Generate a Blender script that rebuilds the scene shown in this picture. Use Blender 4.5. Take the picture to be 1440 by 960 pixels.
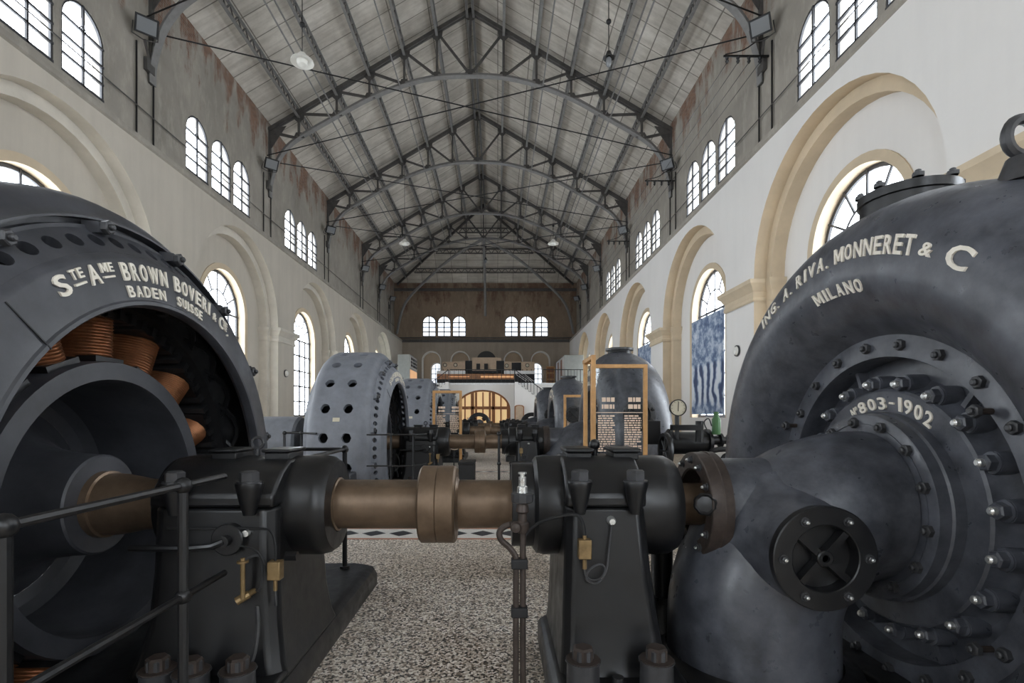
import bpy, bmesh, math, random
from mathutils import Vector, Matrix
random.seed(7)
PI = math.pi
SC = bpy.context.scene
COL = SC.collection
for o in list(bpy.data.objects):
    bpy.data.objects.remove(o)

# ------------------------------------------------------------------ camera, sky, exposure
H = 1.6
cam = bpy.data.objects.new('camera', bpy.data.cameras.new('camera'))
COL.objects.link(cam)
cam.location = (0, 0, H)
cam.rotation_euler = (PI / 2, 0, 0)
cam.data.lens = 18
cam.data.sensor_width = 36
cam.data.shift_x = 20 / 1440
cam.data.shift_y = 103 / 1440
cam.data.clip_end = 300
SC.camera = cam
SC.view_settings.view_transform = 'Standard'
SC.view_settings.look = 'None'
SC.view_settings.gamma = 1
SC.view_settings.use_curve_mapping = False
SC.view_settings.exposure = 0.06
SC.cycles.use_denoising = True
SC.cycles.max_bounces = 10
SC.cycles.diffuse_bounces = 6
SC.cycles.transparent_max_bounces = 12
SC.cycles.sample_clamp_indirect = 10

W = bpy.data.worlds.new('sky')
SC.world = W
W.use_nodes = True
bg = W.node_tree.nodes['Background']
bg.inputs[0].default_value = (0.89, 0.945, 1.0, 1)
SKY = 10.0
bg.inputs[1].default_value = SKY

# ------------------------------------------------------------------ dimensions of the hall
CX = -1.17                        # hall centre line
WR, WL = 6.8, 9.05                # faces of the thick lower walls
UR, UL = 7.45, 9.8                # faces of the upper walls
LEDGE = 8.58
EAVE = 13.86
RIDGE = 18.97
YB = 48.5                         # back wall
YF = -5.0                         # where the modelled part of the hall begins
BAYS = [3.17 + 7.5 * k for k in range(-1, 6)]
TR = [-0.58, 6.92, 14.42, 21.92, 29.42, 36.92, 42.2]
AXZ = 1.044                       # height of the machine shafts
YS = [3.2, 10.65, 18.2, 25.7]     # the four machine sets


def P(px, py, y):
    return Vector(((px - 700) / 720 * y, y, H + (583 - py) / 720 * y))


# ------------------------------------------------------------------ materials
MATS = {}


def newmat(name):
    m = bpy.data.materials.new(name)
    m.use_nodes = True
    nt = m.node_tree
    b = nt.nodes['Principled BSDF']
    MATS[name] = m
    return m, nt, b


def node(nt, t, **kw):
    n = nt.nodes.new(t)
    for k, v in kw.items():
        setattr(n, k, v)
    return n


def coords(nt, kind='Object'):
    return node(nt, 'ShaderNodeTexCoord').outputs[kind]


def wpos(nt):
    return node(nt, 'ShaderNodeNewGeometry').outputs['Position']


def noise(nt, vec, scale, detail=4, rough=.55):
    n = node(nt, 'ShaderNodeTexNoise')
    nt.links.new(vec, n.inputs['Vector'])
    n.inputs['Scale'].default_value = scale
    n.inputs['Detail'].default_value = detail
    n.inputs['Roughness'].default_value = rough
    return n.outputs['Fac']


def ramp(nt, fac, stops, interp='LINEAR'):
    r = node(nt, 'ShaderNodeValToRGB')
    r.color_ramp.interpolation = interp
    e = r.color_ramp.elements
    while len(e) < len(stops):
        e.new(0.5)
    for k, (p, c) in enumerate(stops):
        e[k].position = p
        e[k].color = (c[0], c[1], c[2], 1) if not isinstance(c, (int, float)) else (c, c, c, 1)
    nt.links.new(fac, r.inputs[0])
    return r.outputs[0]


def mix(nt, fac, a, b, mode='MIX'):
    n = node(nt, 'ShaderNodeMix', data_type='RGBA', blend_type=mode)
    if isinstance(fac, float):
        n.inputs[0].default_value = fac
    else:
        nt.links.new(fac, n.inputs[0])
    for i, x in ((6, a), (7, b)):
        if isinstance(x, tuple):
            n.inputs[i].default_value = (x[0], x[1], x[2], 1)
        else:
            nt.links.new(x, n.inputs[i])
    return n.outputs[2]


def math_(nt, op, a, b=None):
    n = node(nt, 'ShaderNodeMath', operation=op)
    for i, x in ((0, a), (1, b)):
        if x is None:
            continue
        if isinstance(x, (int, float)):
            n.inputs[i].default_value = x
        else:
            nt.links.new(x, n.inputs[i])
    return n.outputs[0]


def bump(nt, b, h, strength, dist=.01):
    n = node(nt, 'ShaderNodeBump')
    n.inputs['Strength'].default_value = strength
    n.inputs['Distance'].default_value = dist
    nt.links.new(h, n.inputs['Height'])
    nt.links.new(n.outputs[0], b.inputs['Normal'])


def paint(name, c, rough=.45, metal=0., var=.25, scale=6., bmp=.1, spec=.5, c2=None, fine=40.):
    """painted or bare surface with mottling of its own"""
    m, nt, b = newmat(name)
    v = coords(nt)
    f = noise(nt, v, scale, 6, .65)
    lo = tuple(x * (1 - var) for x in c)
    hi = c2 or tuple(min(1, x * (1 + var)) for x in c)
    col = ramp(nt, f, [(.3, lo), (.7, hi)])
    nt.links.new(col, b.inputs['Base Color'])
    b.inputs['Metallic'].default_value = metal
    b.inputs['Specular IOR Level'].default_value = spec
    f2 = noise(nt, v, fine, 3)
    rr = ramp(nt, noise(nt, v, scale * 1.7, 4), [(.3, max(.05, rough - .08)), (.7, min(1, rough + .1))])
    nt.links.new(rr, b.inputs['Roughness'])
    if bmp:
        bump(nt, b, f2, bmp, .004)
    return m


IRON = paint('cast_iron_dark_grey', (.040, .042, .049), .40, 0, .3, 3, .10, c2=(.062, .064, .074))
TURB = paint('cast_iron_blue_grey', (.046, .049, .059), .34, 0, .3, 7., .16, c2=(.096, .101, .119), fine=25.)
DRUM = paint('light_grey_and_toplit_iron', (.17, .18, .205), .5, 0, .18, 4, .1)  # farther generators: iron paled for light from above; exciter: its own grey
BLACK = paint('black_painted_iron', (.0075, .0075, .0083), .36, 0, .35, 5, .12)
BLACK2 = paint('matt_black', (.010, .010, .011), .6, 0, .2, 8, .05)
STEEL = paint('worn_dark_steel', (.05, .05, .053), .38, .2, .3, 12, .1)
RUST = paint('rusty_steel', (.050, .037, .031), .5, .3, .35, 14, .15)
SHAFT = paint('brown_steel_shaft', (.175, .122, .082), .40, .6, .25, 7, .06)
COPPER = paint('copper_winding', (.28, .12, .055), .48, .75, .35, 9, .05)
BRASS = paint('dull_brass', (.27, .185, .09), .42, .7, .3, 14, .05)
BRIGHT = paint('bright_steel', (.72, .72, .70), .3, .8, .1, 20, 0)
CREAM = paint('cream_lettering', (.72, .67, .58), .6, 0, .08, 20, 0)
TRUSSM = paint('grey_truss_paint', (.085, .080, .076), .6, 0, .25, 4, .05)
RIBM = paint('light_grey_rib_paint', (.22, .215, .21), .55, 0, .15, 5, .05)
OAK = paint('golden_wood', (.50, .27, .10), .5, 0, .2, 8, .1)
DOORW = paint('brown_door_wood', (.27, .105, .035), .5, 0, .25, 8, .1)
ENAMEL = paint('white_enamel', (.78, .77, .72), .4, 0, .05, 6, 0)
CABINET = paint('pale_grey_green_enamel', (.42, .44, .42), .5, 0, .08, 5, 0)
WHITEP = paint('white_panel', (.75, .73, .70), .5, 0, .05, 5, 0)
MARBLE = paint('white_marble', (.8, .8, .8), .3, 0, .12, 5, 0)
PALETAN = paint('pale_tan_panel', (.50, .37, .26), .5, 0, .12, 5, 0)
GREEN = paint('green_paint', (.05, .15, .045), .4, 0, .15, 6, 0)
TANTRIM = paint('ochre_stucco', (.63, .52, .375), .85, 0, .10, 1.2, .1, .2)
GREYTRIM = paint('cream_stucco_moulding', (.60, .56, .49), .85, 0, .12, 1.2, .1, .2)
WINGREY = paint('dark_window_iron', (.045, .045, .05), .5, 0, .2, 8, 0)
DIALM = paint('pale_dial_face', (.55, .50, .38), .5, 0, .1, 12, 0)
AMBER, _nt, _b = newmat('amber_lit_glass')
_b.inputs['Base Color'].default_value = (.80, .58, .30, 1)
_b.inputs['Emission Color'].default_value = (1, .68, .32, 1)
_b.inputs['Emission Strength'].default_value = .40
_b.inputs['Roughness'].default_value = .25
LAMPGLASS, _nt, _b = newmat('lamp_glass')
_b.inputs['Base Color'].default_value = (.22, .23, .24, 1)
_b.inputs['Roughness'].default_value = .15
WARMGLOW, _nt, _b = newmat('painted_warm_glow')  # emission stands in for warm light on the desk and cabinet
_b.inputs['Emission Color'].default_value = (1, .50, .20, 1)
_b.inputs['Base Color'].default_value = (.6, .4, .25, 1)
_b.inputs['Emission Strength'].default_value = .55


def glassmat(name, gl, tint=(1, 1, 1)):
    m = bpy.data.materials.new(name)
    m.use_nodes = True
    nt = m.node_tree
    nt.nodes.clear()
    out = node(nt, 'ShaderNodeOutputMaterial')
    t = node(nt, 'ShaderNodeBsdfTransparent')
    t.inputs[0].default_value = (*tint, 1)
    g = node(nt, 'ShaderNodeBsdfGlossy')
    g.inputs['Roughness'].default_value = .03
    mx = node(nt, 'ShaderNodeMixShader')
    mx.inputs[0].default_value = gl
    nt.links.new(t.outputs[0], mx.inputs[1])
    nt.links.new(g.outputs[0], mx.inputs[2])
    nt.links.new(mx.outputs[0], out.inputs[0])
    return m


GLASS = glassmat('window_glass', .04, (.92, .94, .96))
DIMGLASS = glassmat('dimmed_far_glass', .04, (.24, .255, .28))  # sky brightness toned down in the tint so the bars show
PGLASS = glassmat('display_glass', .05, (.93, .94, .94))


def plaster(name, c, var=.10, scale=.6, streak=.5):
    m, nt, b = newmat(name)
    v = wpos(nt)
    f = noise(nt, v, scale, 8, .62)
    mp = node(nt, 'ShaderNodeMapping')
    mp.inputs['Scale'].default_value = (2.2, 2.2, .22)
    nt.links.new(v, mp.inputs[0])
    f2 = noise(nt, mp.outputs[0], 1.3, 6, .6)
    a = ramp(nt, f, [(.3, tuple(x * (1 - var) for x in c)), (.68, tuple(min(1, x * (1 + var * .6)) for x in c))])
    col = mix(nt, streak, a, ramp(nt, f2, [(.3, tuple(x * (1 - var * 1.3) for x in c)), (.6, c)]))
    nt.links.new(col, b.inputs['Base Color'])
    b.inputs['Roughness'].default_value = .9
    b.inputs['Specular IOR Level'].default_value = .2
    bump(nt, b, noise(nt, v, 14, 4), .15, .01)
    return m


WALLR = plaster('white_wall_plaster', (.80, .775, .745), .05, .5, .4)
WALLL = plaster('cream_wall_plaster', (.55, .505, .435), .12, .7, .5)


def upper_wall(name, plastercol, brickcol, zlo, zhi, amount):
    """grey plaster flaking off the bricks, most of all near the top"""
    m, nt, b = newmat(name)
    v = wpos(nt)
    sx = node(nt, 'ShaderNodeSeparateXYZ')
    nt.links.new(v, sx.inputs[0])
    mp = node(nt, 'ShaderNodeMapping')
    mp.inputs['Scale'].default_value = (1.6, 1.6, .55)
    nt.links.new(v, mp.inputs[0])
    n1 = noise(nt, mp.outputs[0], .9, 9, .68)
    n2 = noise(nt, v, .55, 6, .6)
    hz = node(nt, 'ShaderNodeMapRange')
    hz.inputs[1].default_value = zlo
    hz.inputs[2].default_value = zhi
    hz.inputs[3].default_value = -.22
    hz.inputs[4].default_value = amount
    nt.links.new(sx.outputs[2], hz.inputs[0])
    s = math_(nt, 'ADD', n1, hz.outputs[0])
    fac = ramp(nt, s, [(.55, 0.), (.66, .9)])
    bt = node(nt, 'ShaderNodeTexBrick')
    cx = node(nt, 'ShaderNodeCombineXYZ')
    nt.links.new(math_(nt, 'ADD', sx.outputs[0], sx.outputs[1]), cx.inputs[0])
    nt.links.new(sx.outputs[2], cx.inputs[1])
    nt.links.new(cx.outputs[0], bt.inputs['Vector'])
    bt.inputs['Scale'].default_value = 1
    bt.inputs['Brick Width'].default_value = .26
    bt.inputs['Row Height'].default_value = .075
    bt.inputs['Mortar Size'].default_value = .008
    bt.inputs['Color1'].default_value = (*brickcol, 1)
    bt.inputs['Color2'].default_value = (brickcol[0] * .6, brickcol[1] * .55, brickcol[2] * .55, 1)
    bt.inputs['Mortar'].default_value = (.26, .22, .18, 1)
    pl = ramp(nt, n2, [(.3, tuple(x * .72 for x in plastercol)), (.65, plastercol)])
    n3 = noise(nt, mp.outputs[0], 2.2, 8, .7)
    pl = mix(nt, ramp(nt, n3, [(.5, 0.), (.75, .6)]), pl, tuple(min(1, x * 1.35) for x in plastercol))
    nt.links.new(mix(nt, fac, pl, bt.outputs[0]), b.inputs['Base Color'])
    b.inputs['Roughness'].default_value = .95
    b.inputs['Specular IOR Level'].default_value = .15
    bump(nt, b, s, .4, .05)
    return m


UPPER = upper_wall('grey_plaster_over_brick', (.385, .355, .31), (.26, .135, .09), 10., 13.8, .145)
BACKW = upper_wall('brown_brick_and_plaster', (.30, .23, .17), (.19, .10, .066), 7.5, 13.5, .12)


def ceilmat():
    m, nt, b = newmat('stained_ceiling_panels')
    v = wpos(nt)
    sx = node(nt, 'ShaderNodeSeparateXYZ')
    nt.links.new(v, sx.inputs[0])
    cx = node(nt, 'ShaderNodeCombineXYZ')
    nt.links.new(sx.outputs[0], cx.inputs[1])
    nt.links.new(sx.outputs[1], cx.inputs[0])
    bt = node(nt, 'ShaderNodeTexBrick')
    bt.offset = 0
    nt.links.new(cx.outputs[0], bt.inputs['Vector'])
    bt.inputs['Scale'].default_value = 1
    bt.inputs['Brick Width'].default_value = .95
    bt.inputs['Row Height'].default_value = 1.42
    bt.inputs['Mortar Size'].default_value = .022
    bt.inputs['Mortar Smooth'].default_value = .3
    bt.inputs['Color1'].default_value = (.68, .645, .585, 1)
    bt.inputs['Color2'].default_value = (.58, .55, .495, 1)
    bt.inputs['Mortar'].default_value = (.24, .22, .195, 1)
    f = noise(nt, v, .9, 9, .7)
    mp = node(nt, 'ShaderNodeMapping')
    mp.inputs['Scale'].default_value = (.4, 3.5, .4)
    nt.links.new(v, mp.inputs[0])
    f2 = noise(nt, mp.outputs[0], 1.2, 6, .65)
    c = mix(nt, .75, bt.outputs[0], ramp(nt, f, [(.3, (.62, .60, .57)), (.65, (1.08, 1.08, 1.08))]), 'MULTIPLY')
    c = mix(nt, .6, c, ramp(nt, f2, [(.3, (.65, .63, .60)), (.6, (1.1, 1.1, 1.1))]), 'MULTIPLY')
    nt.links.new(c, b.inputs['Base Color'])
    b.inputs['Roughness'].default_value = .95
    return m


CEIL = ceilmat()


def terrazzo():
    m, nt, b = newmat('terrazzo')
    v = wpos(nt)
    vo = node(nt, 'ShaderNodeTexVoronoi')
    nt.links.new(v, vo.inputs['Vector'])
    vo.inputs['Scale'].default_value = 70
    sc = node(nt, 'ShaderNodeSeparateColor')
    nt.links.new(vo.outputs['Color'], sc.inputs[0])
    chips = ramp(nt, sc.outputs[0], [(0, (.06, .055, .052)), (.24, (.24, .20, .165)), (.40, (.60, .55, .49)),
                                     (.62, (.86, .835, .80)), (.86, (.48, .42, .36))], 'CONSTANT')
    bt = node(nt, 'ShaderNodeTexBrick')
    nt.links.new(v, bt.inputs['Vector'])
    bt.inputs['Scale'].default_value = 1
    bt.inputs['Brick Width'].default_value = 1.05
    bt.inputs['Row Height'].default_value = 1.25
    bt.inputs['Mortar Size'].default_value = .0
    bt.inputs['Bias'].default_value = -.1
    bt.inputs['Color1'].default_value = (1.08, 1.07, 1.06, 1)
    bt.inputs['Color2'].default_value = (.80, .76, .71, 1)
    c = mix(nt, 1., chips, bt.outputs[0], 'MULTIPLY')
    f = noise(nt, v, .8, 5, .6)
    c = mix(nt, .7, c, ramp(nt, f, [(.35, (.90, .85, .79)), (.62, (1.12, 1.1, 1.07))]), 'MULTIPLY')
    nt.links.new(c, b.inputs['Base Color'])
    b.inputs['Roughness'].default_value = .35
    b.inputs['Specular IOR Level'].default_value = .35
    return m


FLOOR = terrazzo()
REDTILE = paint('red_brown_mosaic', (.34, .14, .075), .45, 0, .2, 30, 0)
WHITETILE = paint('white_mosaic', (.55, .53, .49), .45, 0, .2, 60, 0)
BLACKTILE = paint('black_mosaic', (.03, .03, .033), .45, 0, .3, 60, 0)


def postermat(name, seed):
    m, nt, b = newmat(name)
    v = wpos(nt)
    mp = node(nt, 'ShaderNodeMapping')
    mp.inputs['Location'].default_value = (seed, seed * 2.1, 0)
    nt.links.new(v, mp.inputs[0])
    sx = node(nt, 'ShaderNodeSeparateXYZ')
    nt.links.new(v, sx.inputs[0])
    f1 = noise(nt, mp.outputs[0], 2.6, 9, .75)
    w = node(nt, 'ShaderNodeTexWave', wave_type='BANDS', bands_direction='Y')
    nt.links.new(mp.outputs[0], w.inputs['Vector'])
    w.inputs['Scale'].default_value = .55
    w.inputs['Distortion'].default_value = 5
    w.inputs['Detail'].default_value = 4
    w.inputs['Detail Scale'].default_value = 2
    hz = ramp(nt, math_(nt, 'MULTIPLY', sx.outputs[2], .2), [(.36, 0.), (.44, 1.), (.66, 1.), (.70, 0.)])
    s = mix(nt, hz, f1, w.outputs['Fac'])
    s = mix(nt, .45, s, f1)
    c = ramp(nt, s, [(.30, (.035, .06, .14)), (.46, (.15, .22, .37)), (.55, (.45, .53, .65)), (.68, (.72, .76, .82))])
    nt.links.new(c, b.inputs['Base Color'])
    b.inputs['Roughness'].default_value = .6
    return m


# ------------------------------------------------------------------ mesh helpers
class MB:
    def __init__(s):
        s.v = []
        s.f = []
        s.m = []

    def add(s, vs, fs, m=0):
        k = len(s.v)
        s.v += [Vector(p) for p in vs]
        s.f += [tuple(i + k for i in f) for f in fs]
        s.m += [m] * len(fs)
        return s

    def box(s, lo, hi, m=0):
        x0, y0, z0 = lo
        x1, y1, z1 = hi
        return s.add([(x0, y0, z0), (x1, y0, z0), (x1, y1, z0), (x0, y1, z0), (x0, y0, z1), (x1, y0, z1), (x1, y1, z1), (x0, y1, z1)],
                     [(3, 2, 1, 0), (4, 5, 6, 7), (0, 1, 5, 4), (1, 2, 6, 5), (2, 3, 7, 6), (3, 0, 4, 7)], m)

    def loft(s, rings, m=0, cap=True, closed=True):
        n = len(rings[0])
        vs = [p for r in rings for p in r]
        fs = []
        for a in range(len(rings) - 1):
            for i in range(n if closed else n - 1):
                j = (i + 1) % n
                fs.append((a * n + i, a * n + j, (a + 1) * n + j, (a + 1) * n + i))
        if cap and closed:
            fs.append(tuple(reversed(range(n))))
            fs.append(tuple(range((len(rings) - 1) * n, len(rings) * n)))
        return s.add(vs, fs, m)

    def lathe(s, prof, o, ax='X', n=32, m=0, cap=False, t0=0., t1=2 * PI):
        """prof: (position along the axis, radius)"""
        o = Vector(o)
        full = abs(t1 - t0 - 2 * PI) < 1e-6
        k = n if full else n + 1
        A = {'X': (Vector((1, 0, 0)), Vector((0, 1, 0)), Vector((0, 0, 1))),
             'Y': (Vector((0, 1, 0)), Vector((0, 0, 1)), Vector((1, 0, 0))),
             'Z': (Vector((0, 0, 1)), Vector((1, 0, 0)), Vector((0, 1, 0)))}
        e, u, w = A[ax] if isinstance(ax, str) else ax
        rings = []
        for a, r in prof:
            rings.append([o + e * a + (u * math.cos(t0 + (t1 - t0) * i / n) + w * math.sin(t0 + (t1 - t0) * i / n)) * r for i in range(k)])
        return s.loft(rings, m, cap, full)

    def cyl(s, p0, p1, r0, r1=None, n=14, m=0, cap=True):
        p0, p1 = Vector(p0), Vector(p1)
        d = p1 - p0
        L = d.length
        e = d / L
        u = e.orthogonal().normalized()
        w = e.cross(u)
        return s.lathe([(0, r0), (L, r0 if r1 is None else r1)], p0, (e, u, w), n, m, cap)

    def beam(s, p0, p1, w, h, up=(0, 0, 1), m=0):
        p0, p1 = Vector(p0), Vector(p1)
        e = (p1 - p0).normalized()
        up = Vector(up)
        u = e.cross(up)
        if u.length < 1e-4:
            u = e.cross(Vector((0, 1, 0)))
        u.normalize()
        q = u.cross(e)
        u *= w / 2
        q *= h / 2
        return s.loft([[p - u - q, p + u - q, p + u + q, p - u + q] for p in (p0, p1)], m)

    def tube(s, pts, r, n=8, m=0, cap=True, smooth=0):
        pts = [Vector(p) for p in pts]
        if smooth:
            out = []
            for i in range(len(pts) - 1):
                a, b, c, d = pts[max(i - 1, 0)], pts[i], pts[i + 1], pts[min(i + 2, len(pts) - 1)]
                for k in range(smooth):
                    t = k / smooth
                    out.append(.5 * ((2 * b) + (c - a) * t + (2 * a - 5 * b + 4 * c - d) * t * t + (3 * b - a - 3 * c + d) * t ** 3))
            pts = out + [pts[-1]]
        rs = r if isinstance(r, (list, tuple)) else [r] * len(pts)
        rings = []
        u = None
        for i, p in enumerate(pts):
            d = (pts[min(i + 1, len(pts) - 1)] - pts[max(i - 1, 0)]).normalized()
            u = d.orthogonal().normalized() if u is None else (u - d * u.dot(d)).normalized()
            w = d.cross(u)
            rings.append([p + (u * math.cos(2 * PI * k / n) + w * math.sin(2 * PI * k / n)) * rs[i] for k in range(n)])
        return s.loft(rings, m, cap)

    def ball(s, c, r, n=12, m=0, sz=1.):
        c = Vector(c)
        k = max(5, n // 2)
        prof = [(-r * sz * math.cos(PI * i / k), max(1e-4, r * math.sin(PI * i / k))) for i in range(k + 1)]
        return s.lathe(prof, c, 'Z', n, m)

    def prism(s, poly, d0, d1, plane='XZ', m=0):
        """poly in the plane, pushed along the third axis"""
        def at(a, b, d):
            return (a, d, b) if plane == 'XZ' else ((d, a, b) if plane == 'YZ' else (a, b, d))
        return s.loft([[at(a, b, d0) for a, b in poly], [at(a, b, d1) for a, b in poly]], m)

    def strip(s, A, B, m=0, closed=False):
        return s.loft([A, B], m, False, closed)

    def holes(s, a, b, o, n, rh, depth, m=0, off=0., skip=(), t0=0, t1=None):
        """a lathe strip about X from profile point a to b with n round holes"""
        o = Vector(o)
        (xa, ra), (xb, rb) = a, b
        L = math.hypot(xb - xa, rb - ra)
        rm = (ra + rb) / 2
        dth = 2 * PI / n
        nx, nr = (rb - ra) / L, -(xb - xa) / L         # either normal; chosen outward below
        if nr < 0 and abs(nr) > abs(nx) or abs(nx) >= abs(nr) and nx < 0:
            nx, nr = -nx, -nr

        def pos(sf, th, dn=0.):
            x = xa + (xb - xa) * sf + nx * dn
            r = ra + (rb - ra) * sf + nr * dn
            return o + Vector((x, r * math.sin(th), r * math.cos(th)))
        q = 4
        bord = [(-1 + 2 * i / q, -1) for i in range(q)] + [(1, -1 + 2 * i / q) for i in range(q)] + \
               [(1 - 2 * i / q, 1) for i in range(q)] + [(-1, 1 - 2 * i / q) for i in range(q)]
        for k in range(n):
            tc = off + k * dth
            R0 = [pos(.5 + .5 * u, tc + w * dth / 2) for u, w in bord]
            ang = [math.atan2(w * dth / 2 * rm, u * L / 2) for u, w in bord]
            ci = [(.5 + rh * math.cos(t) / L, tc + rh * math.sin(t) / rm) for t in ang]
            s.loft([R0, [pos(*c) for c in ci], [pos(*c, -depth) for c in ci]], m, False)
        return s

    def build(s, name, mats, parent=None, bevel=0., sharp=.6, seg=2):
        me = bpy.data.meshes.new(name)
        org = origin(parent)
        me.from_pydata([p - org for p in s.v], [], s.f)
        for mt in (mats if isinstance(mats, (list, tuple)) else [mats]):
            me.materials.append(mt)
        me.polygons.foreach_set('material_index', s.m)
        bm = bmesh.new()
        bm.from_mesh(me)
        bmesh.ops.recalc_face_normals(bm, faces=bm.faces)
        bm.to_mesh(me)
        bm.free()
        me.polygons.foreach_set('use_smooth', [True] * len(me.polygons))
        me.set_sharp_from_angle(angle=sharp)
        o = bpy.data.objects.new(name, me)
        COL.objects.link(o)
        if parent:
            o.parent = parent
        if bevel:
            b = o.modifiers.new('bevel', 'BEVEL')
            b.width = bevel
            b.segments = seg
            b.limit_method = 'ANGLE'
            b.angle_limit = .6
        return o


def origin(o):
    v = Vector((0, 0, 0))
    while o:
        v += o.location
        o = o.parent
    return v


def tag(o, label, cat, group=None, kind=None):
    o['label'] = label
    o['category'] = cat
    if group:
        o['group'] = group
    if kind:
        o['kind'] = kind
    return o


def thing(name, loc, label, cat, group=None):
    o = bpy.data.objects.new(name, None)
    o.empty_display_size = .1
    o.location = loc
    COL.objects.link(o)
    return tag(o, label, cat, group)


def struct(name, mb, mats, parent=None, **kw):
    o = mb.build(name, mats, parent, **kw)
    if not parent:
        o['kind'] = 'structure'
    return o


def sroot(name, loc=(0, 0, 0)):
    o = bpy.data.objects.new(name, None)
    o.location = loc
    COL.objects.link(o)
    o['kind'] = 'structure'
    return o


def split_build(mb, name, mats, parent, **kw):
    """each loose piece becomes a part of its own"""
    par = list(range(len(mb.v)))

    def find(i):
        while par[i] != i:
            par[i] = par[par[i]]
            i = par[i]
        return i
    for f in mb.f:
        for i in f[1:]:
            a, b = find(f[0]), find(i)
            if a != b:
                par[b] = a
    groups = {}
    for f in mb.f:
        groups.setdefault(find(f[0]), []).append(f)
    out = []
    for fs in groups.values():
        ids = sorted({i for f in fs for i in f})
        ix = {i: k for k, i in enumerate(ids)}
        m = MB()
        m.add([mb.v[i] for i in ids], [tuple(ix[i] for i in f) for f in fs])
        out.append(m.build(name, mats, parent, **kw))
    return out




def kids(o):
    return [c for c in bpy.data.objects if c.parent == o]


def dup(root, delta, label=None, recolor=None):
    """a copy of a thing with copies of its parts and sub-parts"""
    def rec(o, par):
        c = o.copy()
        COL.objects.link(c)
        if par:
            c.parent = par
        for ch in kids(o):
            rec(ch, c)
        return c
    r = rec(root, None)
    r.location = root.location + Vector(delta)
    if label:
        r['label'] = label
    return r


def inst(mesh, name, parent, loc, d=(0, 0, 1), spin=0., mats=None):
    """one more of a small part: shares its mesh; its own +Z turned to d"""
    o = bpy.data.objects.new(name, mesh)
    COL.objects.link(o)
    o.parent = parent
    q = Vector((0, 0, 1)).rotation_difference(Vector(d))
    o.matrix_local = Matrix.Translation(Vector(loc) - origin(parent)) @ q.to_matrix().to_4x4() @ Matrix.Rotation(spin, 4, 'Z')
    return o


def boltmesh(name, r, h, stud=0., studr=0., washer=0., mats=(STEEL,), boss=0., bossh=0.):
    mb = MB()
    z = 0.
    if boss:
        mb.lathe([(-bossh, boss), (0, boss * .96), (0, 1e-4)], (0, 0, 0), 'Z', 14, 0)
    if washer:
        mb.lathe([(0, washer), (.008, washer), (.008, 1e-4)], (0, 0, 0), 'Z', 14, 0)
        z = .008
    mb.lathe([(z, r), (z + h * .85, r), (z + h, r * .8), (z + h, 1e-4)], (0, 0, 0), 'Z', 6, 0)
    if stud:
        mb.lathe([(z + h, studr), (z + h + stud * .7, studr), (z + h + stud, studr * .6), (z + h + stud, 1e-4)], (0, 0, 0), 'Z', 10, len(mats) - 1)
    me = mb.build(name, list(mats))
    d = me.data
    bpy.data.objects.remove(me)
    return d


def textmesh(body, bold=.02, ext=.1):
    cu = bpy.data.curves.new('t', 'FONT')
    cu.body = body
    cu.size = 1
    cu.offset = bold
    cu.extrude = ext
    cu.space_character = 1.22
    cu.resolution_u = 3
    ob = bpy.data.objects.new('t', cu)
    COL.objects.link(ob)
    bpy.context.view_layer.update()
    me = ob.to_mesh()
    vs = [v.co.copy() for v in me.vertices]
    fs = [tuple(p.vertices) for p in me.polygons]
    ob.to_mesh_clear()
    bpy.data.objects.remove(ob)
    bpy.data.curves.remove(cu)
    x0, x1 = min(v.x for v in vs), max(v.x for v in vs)
    y0, y1 = min(v.y for v in vs), max(v.y for v in vs)
    out = [((v.x - x0) / (x1 - x0), (v.y - y0) / (y1 - y0), (v.z + ext) / (2 * ext)) for v in vs]
    return out, fs


MSHAPE = [(0, 0), (0, 1), (.26, 1), (.5, .40), (.74, 1), (1, 1), (1, 0), (.79, 0), (.79, .66), (.57, .12), (.43, .12), (.21, .66), (.21, 0)]


def lettermesh(body):
    """narrow block capitals of even width with clear gaps"""
    if len(body) == 1:
        return textmesh(body)
    x = 0.
    V, F = [], []
    for ch in body:
        w = {'I': .20, '.': .16, '1': .24, 'M': .82, 'W': .88, 'N': .66}.get(ch, .58)
        if ch == 'M':
            vs = [(a, b, z) for z in (0, 1) for a, b in MSHAPE]
            n = len(MSHAPE)
            fs = [tuple(range(n)), tuple(range(n, 2 * n))] + [(i, (i + 1) % n, n + (i + 1) % n, n + i) for i in range(n)]
        else:
            vs, fs = textmesh(ch)
        k = len(V)
        sy = .17 if ch == '.' else 1.
        V += [(x + u * w, v * sy, z) for u, v, z in vs]
        F += [tuple(i + k for i in f) for f in fs]
        g = .15 if len(body) > 6 else .22
        x += w + g
    x -= g
    return [(u / x, v, z) for u, v, z in V], F


def arctext(mb, body, th0, th1, r, h, surf, thick=.015, slant=0.):
    """letters bent round an arc: surf(radius, angle, lift) -> point"""
    vs, fs = lettermesh(body)
    th0, th1 = math.radians(th0), math.radians(th1)
    out = []
    for u, v, z in vs:
        uu = u + slant * (v - .5)
        out.append(surf(r + v * h, th0 + (th1 - th0) * uu, -.004 + z * thick))
    mb.add(out, fs)


def flattext(mb, body, o, ex, ey, thick=.01):
    vs, fs = textmesh(body)
    o, ex, ey = Vector(o), Vector(ex), Vector(ey)
    n = ex.cross(ey).normalized()
    mb.add([o + ex * u + ey * v + n * (z * thick) for u, v, z in vs], fs)


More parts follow.
